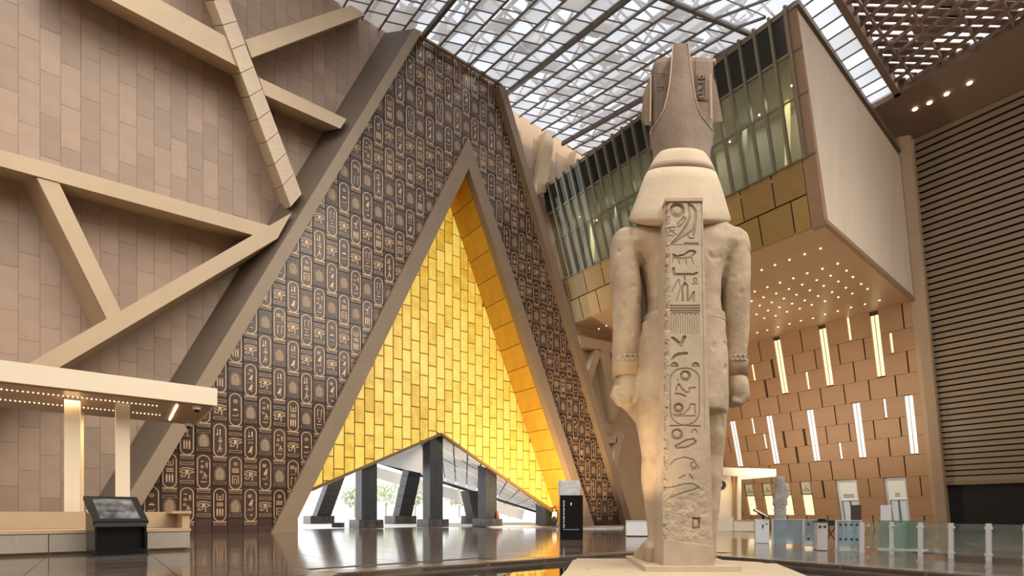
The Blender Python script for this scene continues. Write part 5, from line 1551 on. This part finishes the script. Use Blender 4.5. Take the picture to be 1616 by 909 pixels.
# ---- touch-screen kiosk
ph = math.radians(50)
fx = cw(math.cos(ph), math.sin(ph)); bk_ = cw(-math.sin(ph), math.cos(ph)); ZZ = Vector((0, 0, 1))
o_ = pz(150, 880, 0.0)
ki = empty('touchscreen_kiosk', o_ + fx*.6 + bk_*.3, 'black floor-standing kiosk with a tilted screen beside the bench', 'kiosk')
def K(a, b, c): return o_ + fx*a + bk_*b + ZZ*c
L_ = 1.24; dp = 1.15
build('base_plate', MB().hexa([K(-.03, -.03, 0), K(L_+.03, -.03, 0), K(L_+.03, dp, 0), K(-.03, dp, 0)], [K(-.03, -.03, .04), K(L_+.03, -.03, .04), K(L_+.03, dp, .04), K(-.03, dp, .04)]), M['black_matt'], ki)
for a_ in (0.0, L_-.05):
    build('side_panel', MB().hexa([K(a_, 0, .04), K(a_+.05, 0, .04), K(a_+.05, dp-.1, .04), K(a_, dp-.1, .04)], [K(a_, .05, 1.0), K(a_+.05, .05, 1.0), K(a_+.05, dp, 1.35), K(a_, dp, 1.35)]), M['black'], ki)
build('front_panel', MB().hexa([K(.05, .25, .04), K(L_-.05, .25, .04), K(L_-.05, .3, .04), K(.05, .3, .04)], [K(.05, .25, .95), K(L_-.05, .25, .95), K(L_-.05, .3, .95), K(.05, .3, .95)]), M['black'], ki)
build('lower_rail', MB().hexa([K(.05, .0, .04), K(L_-.05, .0, .04), K(L_-.05, .25, .04), K(.05, .25, .04)], [K(.05, .0, .2), K(L_-.05, .0, .2), K(L_-.05, .25, .2), K(.05, .25, .2)]), M['black'], ki)
build('top_rail', MB().hexa([K(.0, .0, .86), K(L_, .0, .86), K(L_, .25, .86), K(.0, .25, .86)], [K(.0, .03, 1.0), K(L_, .03, 1.0), K(L_, .25, 1.0), K(.0, .25, 1.0)]), M['black'], ki)
s0, s1 = K(0, .0, 1.02), K(L_, .0, 1.02)
upv = (bk_*1.0 + ZZ*.62); upn = (ZZ*1.0 - bk_*.62).normalized()
hd_len = 1.2
q = [s0 - fx*.04, s1 + fx*.04, s1 + fx*.04 + upv*hd_len, s0 - fx*.04 + upv*hd_len]
hd = build('screen_head', MB().hexa([p - upn*.1 for p in q], q), M['black'], ki)
def scrmat():
    m = mat('kiosk screen', (0.03, 0.03, 0.03), 0.08, spec=0.8)
    nt = m.node_tree; N = nt.nodes; Lk = nt.links; b = N['Principled BSDF']
    tc = N.new('ShaderNodeTexCoord'); n = N.new('ShaderNodeTexNoise'); n.inputs['Scale'].default_value = 3.2; n.inputs['Detail'].default_value = 6
    Lk.new(tc.outputs['Object'], n.inputs['Vector'])
    c = N.new('ShaderNodeValToRGB'); c.color_ramp.elements[0].position = .38; c.color_ramp.elements[0].color = (.02, .02, .02, 1); c.color_ramp.elements[1].position = .72; c.color_ramp.elements[1].color = (.55, .55, .55, 1)
    Lk.new(n.outputs['Fac'], c.inputs['Fac']); Lk.new(c.outputs[0], b.inputs['Emission Color']); b.inputs['Emission Strength'].default_value = .45
    return m
f2 = lambda a, b: s0 + fx*a + upv*b + upn*.004
build('display', MB().add([f2(.14, .12), f2(L_-.14, .12), f2(L_-.14, hd_len-.14), f2(.14, hd_len-.14)], [[0, 1, 2, 3]]), scrmat(), hd)

# ================================================================== THINGS BEYOND THE POOL
FD = [Vector((SN, CS, 0))]
def setf(c, amount=0.75):
    # frame for small things: turned towards the hall's middle
    d = Vector((c.x, c.y, 0)).normalized(); FD[0] = (Vector((SN, CS, 0))*(1-amount) + d*amount).normalized()
def FC(x, y, z=0.0):
    d = FD[0]; return Vector((d.y*x + d.x*y, -d.x*x + d.y*y, z))
def cbox(c, w, d, z0, z1): # box aligned with the camera axes at ground point c
    ax, ay = FC(w/2, 0), FC(0, d/2)
    a = [c - ax - ay, c + ax - ay, c + ax + ay, c - ax + ay]
    return MB().hexa([p + ZZ*z0 for p in a], [p + ZZ*z1 for p in a])
# black information totem with a pale panel
Y_ = 1.25*815/41.5
c = cw((901.5-808)/815*Y_, Y_); setf(c)
tt = empty('information_totem', c, 'black information totem with a pale marble-patterned top panel', 'totem')
build('body', cbox(c, 1.08, .35, 0, 2.1), M['black'], tt)
build('marble_panel', cbox(c + FC(-.1, .12), 1.02, .06, 2.1, 2.82), M['marble'], tt)
build('acrylic_sheet', cbox(c + FC(-.56, -.05), .05, .5, 0, 2.8), M['acrylic'], tt)
tx = MB()
for k in range(14):
    p = c + FC(-.38, -.181) + ZZ*(.55 + k*.095)
    w_ = (.05, .07, .04, .06)[k % 4]
    tx.add([p, p + FC(w_, 0), p + FC(w_, 0) + ZZ*.06, p + ZZ*.06], [[0, 1, 2, 3]])
for k in range(9):
    p = c + FC(-.38 + k*.085, -.181) + ZZ*.47
    tx.add([p, p + FC(.05, 0), p + FC(.05, 0) + ZZ*.025, p + ZZ*.025], [[0, 1, 2, 3]])
p = c + FC(-.04, -.181) + ZZ*1.62
tx.add([p, p + FC(.05, 0), p + FC(.07, 0) + ZZ*.13, p + FC(.0, 0) + ZZ*.13], [[0, 1, 2, 3]])
build('lettering', tx, M['ink_white'], tt, kind='stuff')
# white plinth box
Y_ = 1.25*815/35.5; c = cw((1006-808)/815*Y_, Y_); setf(c)
wb = empty('display_plinth', c, 'low white display plinth between the inscribed wall and the statue', 'plinth')
build('body', cbox(c, 1.25, .9, 0.03, .80), M['white'], wb); build('top_plate', cbox(c, 1.28, .93, .80, .85), M['steel'], wb); build('base', cbox(c, 1.15, .8, 0, .03), M['black_matt'], wb)
# person in white shirt near the last pillar
def person(c, face, shirt, lab):
    e = empty('person', c, lab, 'person')
    R_ = Vector((math.cos(face), math.sin(face), 0)); Fd = Vector((-R_.y, R_.x, 0))
    P = lambda x, y, z: c + R_*x + Fd*y + ZZ*z
    b = MB()
    def rg(x, y, z, rx, ry, n=12): return [P(x + rx*math.cos(2*math.pi*k/n), y + ry*math.sin(2*math.pi*k/n), z) for k in range(n)]
    b.loft([rg(0, 0, .84, .16, .11), rg(0, 0, .95, .17, .12), rg(0, 0, 1.12, .155, .11), rg(0, 0, 1.30, .19, .12), rg(0, 0, 1.40, .17, .10), rg(0, 0, 1.44, .07, .06), rg(0, .01, 1.50, .055, .055), rg(0, .02, 1.55, .07, .085), rg(0, .02, 1.63, .078, .098), rg(0, .02, 1.70, .06, .07), rg(0, .02, 1.725, .02, .02)])
    b.tube([P(0, .11, 1.60), P(0, .135, 1.585)], [.018, .012], 6)
    for s_ in (-1, 1):
        b.tube([P(s_*.20, 0, 1.38), P(s_*.245, -.02, 1.10), P(s_*.235, .06, .86)], [.055, .045, .032], 8)
        b.tube([P(s_*.235, .06, .86), P(s_*.235, .08, .76)], [.035, .03], 8)
        for f_ in range(4): b.tube([P(s_*.235-.02+f_*.014, .085, .77), P(s_*.235-.02+f_*.014, .10, .71-.008*(f_ % 2)), P(s_*.235-.02+f_*.014, .085, .675)], .008, 5)
        b.tube([P(s_*.20, .10, .80), P(s_*.195, .125, .75)], .009, 5)
        b.tube([P(s_*.09, 0, .88), P(s_*.10, .02, .48), P(s_*.10, -.01, .06)], [.085, .06, .045], 8)
        b.tube([P(s_*.10, -.05, .04), P(s_*.10, .16, .035)], [.045, .035], 8)
    bd = build('body', b, [M['skin'], M['shirt'], M['trousers'], M['hair']], e, smooth=True)
    me = bd.data
    for pl in me.polygons:
        z = pl.center.z + bd.matrix_basis.translation.z + e.location.z - c.z
        pl.material_index = 1 if 0.93 < z < 1.44 else (2 if z <= .72 or (z <= .93 and abs((bd.matrix_basis.translation + pl.center).dot(R_)) < .19) else 0)
    h = MB().loft([[P(.088*math.cos(2*math.pi*k/10), .01 + .105*math.sin(2*math.pi*k/10)*(1 if math.sin(2*math.pi*k/10) < 0 else .55), zz) for k in range(10)] for zz in (1.61, 1.66, 1.71)] + [[P(.03*math.cos(2*math.pi*k/10), .01+.03*math.sin(2*math.pi*k/10), 1.745) for k in range(10)]])
    build('hair', h, M['hair'], e, smooth=True)
    return e
person(pz(875, 830, 0.0), -TH + 2.4, 'shirt', 'person in a white shirt and dark trousers standing by the last pillar')
# red bundle on a plinth
p = Vector((pill[2] + .62, 40.24, .72))
rb_ = MB().loft([[p + Vector((r_*math.cos(2*math.pi*k/9)*.9, r_*math.sin(2*math.pi*k/9)*.55, z_)) for k in range(9)] for z_, r_ in ((0, .2), (.18, .24), (.40, .17), (.55, .08), (.66, .1), (.76, .03))])
build('cloth_bundle', rb_, M['red'], label='small dark red bundle on a granite pillar plinth', cat='bundle', smooth=True)
# black box and fence panel on the forecourt
c = pd(533.5, 832, 46); c.z = 0
build('floor_box', cbox(c, .95, .5, 0, .42), M['black_matt'], label='low black equipment box on the floor beside a pillar plinth', cat='box')
c = pd(537, 824, 70); c.z = 0
fe = empty('railing', c, 'thin steel crowd railing outside behind the black box', 'railing')
for k in range(11): build('upright', cbox(c + FC(-1.5 + k*.3, 0), .04, .04, 0, 1.5), M['steel'], fe)
build('top_rail', cbox(c, 3.1, .06, 1.5, 1.56), M['steel'], fe); build('bottom_rail', cbox(c, 3.1, .06, .15, .2), M['steel'], fe)
# hazy trees outside
TRB = [(560, 36, 3.0, 'hazy tree outside beside the low pillar'), (609, 44, 3.6, 'tall hazy tree outside between the near pillars'), (655, 40, 2.6, 'pale tree outside just beside the tallest pillar'), (725, 36, 3.4, 'hazy tree outside beyond the raking pillar'), (804, 30, 2.6, 'small hazy tree outside near the short pillar')]
for k, (px, h_, r_, lab) in enumerate(TRB):
    Y_ = 150.0; b = pd(px, 810, Y_); b.z = 0
    e = empty('tree', b, lab, 'tree', 'hazy trees outside')
    H2 = h_*.2
    build('trunk', MB().tube([b, b + ZZ*H2*.5], [.3, .2], 6), M['bark'], e)
    lv = MB(); rr = random.Random(k)
    for i in range(420):
        d = Vector((rr.gauss(0, 1), rr.gauss(0, 1), rr.gauss(0, 1))).normalized()*(rr.random()**.4)
        cc = b + ZZ*(H2*.45 + r_*.9) + Vector((d.x*r_*1.3, d.y*r_*1.3, d.z*r_*1.0))
        s_ = rr.uniform(.4, .8); n1 = Vector((rr.gauss(0, 1), rr.gauss(0, 1), rr.gauss(0, 1))).normalized(); n2 = n1.orthogonal().normalized(); n3 = n1.cross(n2)
        lv.add([cc + n2*s_, cc + n3*s_*.6, cc - n2*s_, cc - n3*s_*.6], [[0, 1, 2, 3]])
    build('foliage', lv, M['leaf'], e, fixn=False)
# ================================================================== GATES AND GLASS BARRIERS
def gp(px, py):
    # ground point on the floor or its gentle ramp
    p = pz(px, py, 0.0)
    for _ in range(6): p = pz(px, py, floor_z(p.x))
    return p
# scanner pedestal with tablet
c = gp(1202, 857); setf(c)
e = empty('scanner_pedestal', c, 'white scanner pedestal with a tilted tablet on top', 'pedestal')
build('cabinet', cbox(c, .52, .4, .02, 1.0), M['white'], e); build('foot', cbox(c, .48, .36, 0, .02), M['steel'], e)
build('slot', cbox(c + FC(.02, -.202), .05, .01, .62, .78), M['ink'], e); build('badge', cbox(c + FC(.16, -.202), .06, .01, .78, .83), M['ink'], e)
t0 = c + FC(-.12, -.1) + ZZ*1.0
build('tablet_stand', MB().bar(t0 + FC(.2, .1), t0 + FC(.12, .1) + ZZ*.2, .08, .08), M['black_matt'], e)
q = [t0 + FC(-.24, -.1) + ZZ*.40, t0 + FC(.36, -.18) + ZZ*.06, t0 + FC(.42, .22) + ZZ*.10, t0 + FC(-.10, .3) + ZZ*.46]
tb_ = build('tablet', MB().hexa([p - ZZ*.04 for p in q], q), M['black'], e)
m4 = sum(q, Vector())/4
build('tablet_screen', MB().add([m4.lerp(p, .86) + ZZ*.006 for p in q], [[0, 1, 2, 3]]), M['steel'], tb_)
# security gate units
def glass_gate(px, py, w, h, m, lab, dots=0, depth_=.06):
    c = gp(px, py); setf(c)
    e = empty('barrier_gate', c, lab, 'barrier', 'glass gates of the checkpoint')
    g = build('glass_leaf', cbox(c, w, depth_, .08, h), m, e)
    for s_ in (-1, 1): build('post', cbox(c + FC(s_*(w/2+.04), 0), .06, .08, 0, h+.02), M['steel'], e)
    build('top_cap', cbox(c, w+.14, .08, h, h+.03), M['steel'], e)
    for r_ in range(2 if dots else 0):
        for k in range(dots):
            p = c + FC(-w/2 + w*(k+.5)/dots, -depth_/2-.005) + ZZ*(h*.86 if r_ == 0 else h*.34)
            build('stud', MB().disc(p, FC(1, 0), ZZ, .045, 8, FC(0, -.012)), M['ink'], g)
    return e
glass_gate(1243, 862, .95, 1.0, M['blue_glass'], 'bluish glass gate next to the scanner pedestal')
glass_gate(1281, 866, .42, 1.0, M['blue_glass'], 'narrow studded glass gate between the steel cabinet and the bluish gate', 2)
glass_gate(1339, 866, .66, .98, M['blue_glass'], 'pale blue studded glass gate beside the steel cabinet', 4)
c = gp(1295, 868); setf(c)
e = empty('turnstile_cabinet', c, 'brushed steel turnstile cabinet with two round readers', 'turnstile')
build('cabinet', cbox(c, .30, .8, .02, .95), M['steel'], e); build('lid', cbox(c, .34, .86, .95, 1.0), M['black_matt'], e); build('foot', cbox(c, .28, .76, 0, .02), M['black_matt'], e)
for s_ in (-.07, .07): build('reader', MB().disc(c + FC(s_, -.401) + ZZ*.80, FC(1, 0), ZZ, .045, 10, FC(0, -.012)), M['ink'], e)
build('reader_head', cbox(c + FC(.0, -.2), .22, .2, 1.0, 1.06), M['black'], e)
# folding tray table
c = gp(1311, 856); setf(c)
e = empty('tray_stand', c, 'dark tray on folding crossed legs behind the steel cabinet', 'stand')
build('tray', cbox(c, .5, .45, .72, .95), M['dark'], e)
for s_ in (-1, 1): build('leg', MB().bar(c + FC(s_*.2, 0), c + FC(-s_*.2, 0) + ZZ*.73, .035, .035), M['black_matt'], e)
# folding barrier
c = gp(1382, 848); setf(c)
e = empty('folding_barrier', c, 'expanding yellowish lattice barrier in front of the glazed doors', 'barrier')
for k in range(4):
    for s_ in (0, 1): build('lattice_bar', MB().bar(c + FC(-.75 + .38*k + (.38 if s_ else 0), 0), c + FC(-.75 + .38*k + (0 if s_ else .38), .02) + ZZ*.95, .035, .03), M['bench_wood'], e)
build('foot_rail', cbox(c, 1.7, .1, 0, .03), M['bench_wood'], e)
# glass railing with steel posts
pts = [(1368, 871), (1407, 873.5), (1452.5, 878), (1500.5, 881), (1560, 885), (1620, 889)]
gpos = [gp(*p) for p in pts]; setf(gpos[2])
rl = empty('glass_railing', gpos[1], 'glass railing with steel posts in front of the slatted wall', 'railing')
for p in gpos[1:]: build('post', cbox(p, .115, .08, 0, .98), M['steel'], rl)
for i, (p, q) in enumerate(zip(gpos, gpos[1:])):
    build('glass_pane', MB().bar(p.lerp(q, .03) + ZZ*.53, p.lerp(q, .97) + ZZ*.53, .02, .86), M['barrier_glass'], rl)
    for t_ in (.06, .94):
        for z_ in (.16, .86): build('clamp', MB().bar(p.lerp(q, t_-.04) + ZZ*z_, p.lerp(q, t_+.04) + ZZ*z_, .06, .06), M['steel'], rl)
# green glass booth behind the railing
c = gp(1424, 868); setf(c)
e = empty('glass_screen', c, 'greenish double glass screen standing behind the railing', 'screen')
for s_ in (-.45, 0, .45): build('glass_sheet', cbox(c + FC(s_*.9, .35*abs(s_)), .5, .04, .04, 1.0), M['green_glass'] if 'green_glass' in M else M.setdefault('green_glass', glassmat('green glass', (0.62, 0.75, 0.66), 0.6, 0.05, (0.35, 0.45, 0.38), 0.12)), e)
build('base_rail', cbox(c + FC(0, .1), 1.4, .3, 0, .04), M['steel'], e)
build('floor_mat', cbox(gp(1476, 873), 1.1, .5, 0, .02), M['black_matt'], label='small black mat on the floor behind the railing', cat='mat')
c = gp(1360, 872); setf(c)
build('barrier_post', cbox(c, .13, .12, 0, .96), M['steel'], label='lone steel post at the edge of the pale blue studded gate', cat='post')
# sign boards behind the gates
for px, py, w, z0, z1, m_, lab in ((1351, 842, 14, .62, 1.42, M['dark'], 'brown board on a stand in front of the lettered door'), (1398, 842, 14, .62, 1.42, M['white'], 'white board on a stand in front of the corner door')):
    c = gp(px, py); setf(c); Yc = proj(c)[2]; k = Yc/815
    e = empty('sign_board', c, lab, 'sign', 'boards by the doors')
    fz_ = c.z*0
    zt0, zt1 = CAMH - c.z + (810-825)*k, CAMH - c.z + (810-797)*k
    mm = M['brown_board'] if (m_ is M['dark'] and 'brown_board' in M) else (M.setdefault('brown_board', mat('brown board', (0.07, 0.045, 0.03), 0.5)) if m_ is M['dark'] else m_)
    build('board', cbox(c, w*k, .06, zt0, zt1), mm, e)
    build('stand', cbox(c + FC(0, .05), .08, .05, 0, zt0+.1), M['black_matt'], e)
    build('foot', cbox(c + FC(0, .05), .5, .4, 0, .03), M['black_matt'], e)
# carved stone fragment
c = gp(1231, 841); setf(c); Yc = proj(c)[2]; k = Yc/815
e = empty('carved_stone', c, 'tall weathered carved stone fragment behind the glass gates', 'sculpture')
zt = lambda py: CAMH - c.z + (810-py)*k
def rr_(px0, px1, py, d_): return [c + FC(((px0+px1)/2-1231)*k + (px1-px0)/2*k*math.copysign(abs(math.cos(t))**.6, math.cos(t)), d_*math.copysign(abs(math.sin(t))**.6, math.sin(t))) + ZZ*zt(py) for t in [2*math.pi*i/16 for i in range(16)]]
rs = random.Random(3)
rings = []
for i in range(28):
    py = 838 - i*(838-752)/27
    w_ = 8.5 + (1.6 if 12 < i < 20 else 0) + rs.uniform(-.9, .9)
    cx_ = 1231 + (2.0 if 16 < i < 23 else 0)
    if i > 23: w_ = 7
    rings.append(rr_(cx_-w_, cx_+w_, py, .28 + rs.uniform(-.03, .03)))
build('carving', MB().loft(rings), M['stone_grey'] if 'stone_grey' in M else M.setdefault('stone_grey', mat('grey limestone', (0.46, 0.41, 0.37), 0.8, noise=(3, (0.34, 0.30, 0.27), U1), bump=(7, .8, .1))), e, smooth=True)
build('base_block', cbox(c, 24*k, .9, 0, .12), M['stone_grey'], e)
# far booth beside the clad wall
c0 = gp(1150, 838); Yb = proj(c0)[2]; kb = Yb/815
zb = lambda py: CAMH - c0.z + (810-py)*kb
e = empty('ticket_booth', c0, 'small cream booth with a round sign, in front of the lit windows', 'booth')
def bp(px, dY): return cw((px-808)/815*(Yb+dY), Yb+dY, c0.z)
def bpx(px0, px1, dy0, dy1, py0, py1, py0b=None, py1b=None):
    # box spanning pixel columns at two depths
    a = [bp(px0, dy0), bp(px1, dy0), bp(px1, dy0) + cw(0, dy1-dy0), bp(px0, dy0) + cw(0, dy1-dy0)]
    return MB().hexa([p + ZZ*zb(py0) for p in a], [p + ZZ*zb(py1) for p in a])
cn = [bp(1080, -1.5), bp(1225, 1.5), bp(1225, 1.5) + cw(-1.2, 4), bp(1080, -1.5) + cw(-1.2, 4)]
zr0, zr1 = zb(750)-.02, zb(738)
build('canopy_roof', MB().hexa([p + ZZ*(zr0) for p in cn], [p + ZZ*(zr1) for p in cn]), M['cream'], e)
build('back_wall', bpx(1085, 1157, 1.6, 1.9, 839, 750), M['cream'], e)
build('timber_post', bpx(1157, 1164, 1.4, 1.8, 839, 750), M['wood_soffit'], e)
build('corner_column', bpx(1164, 1170, 1.2, 1.5, 839, 750), M['cream'], e)
rs_ = build('round_sign', MB().disc(bp(1138.5, 1.55) + ZZ*zb(764), cw(1, 0), ZZ, 7*kb, 20, cw(0, -.08)), M['black_matt'], e)
build('sign_symbol', MB().add([bp(1138.5, 1.46) + ZZ*zb(760) + cw(x_, 0) + ZZ*z_ for x_, z_ in ((-.05, -.35), (.05, -.35), (.05, 0), (-.05, 0))], [[0, 1, 2, 3]]).disc(bp(1138.5, 1.46) + ZZ*(zb(760)+.12), cw(1, 0), ZZ, .07, 8), M['ink_white'], rs_)
lamp('far_booth_lamp', 'AREA', bp(1140, .3) + ZZ*(zr0-.15), bp(1140, .3), 60, WARM, 1.2)
e = empty('bench', bp(1150, 0), 'pair of pale stone bench blocks in front of the small cream booth', 'bench')
build('bench_block', bpx(1128, 1157, -.3, .4, 838, 815.5), M['cream'], e); build('bench_block', bpx(1158, 1190, -.2, .4, 838, 822), M['cream'], e)
build('bench_cap', bpx(1157, 1192, -.25, .45, 822, 820.5), M['bench_wood'], e)
# statue uplights
lamp('uplight', 'SPOT', cw(1.2, 11.3, .3), SPt(995, 640, 0), 420, WARM, .15, 70)
lamp('uplight', 'SPOT', cw(2.6, 10.2, .2), SPt(1010, 560, -.3), 200, WARM, .15, 60)
# warm wash on the wall beside the statue and on the clad wall
lamp('wall_washer', 'SPOT', (30, 32, 1.0), (34, 39.8, 8), 9000, WARM, .3, 110)
lamp('wall_washer', 'SPOT', (50, 30, 1.0), (63, 26, 12), 4000, SOFTWARM, .5, 130)
lamp('wall_washer', 'SPOT', (48, 20, 1.0), (56, 22, 21), 4000, SOFTWARM, .5, 130)
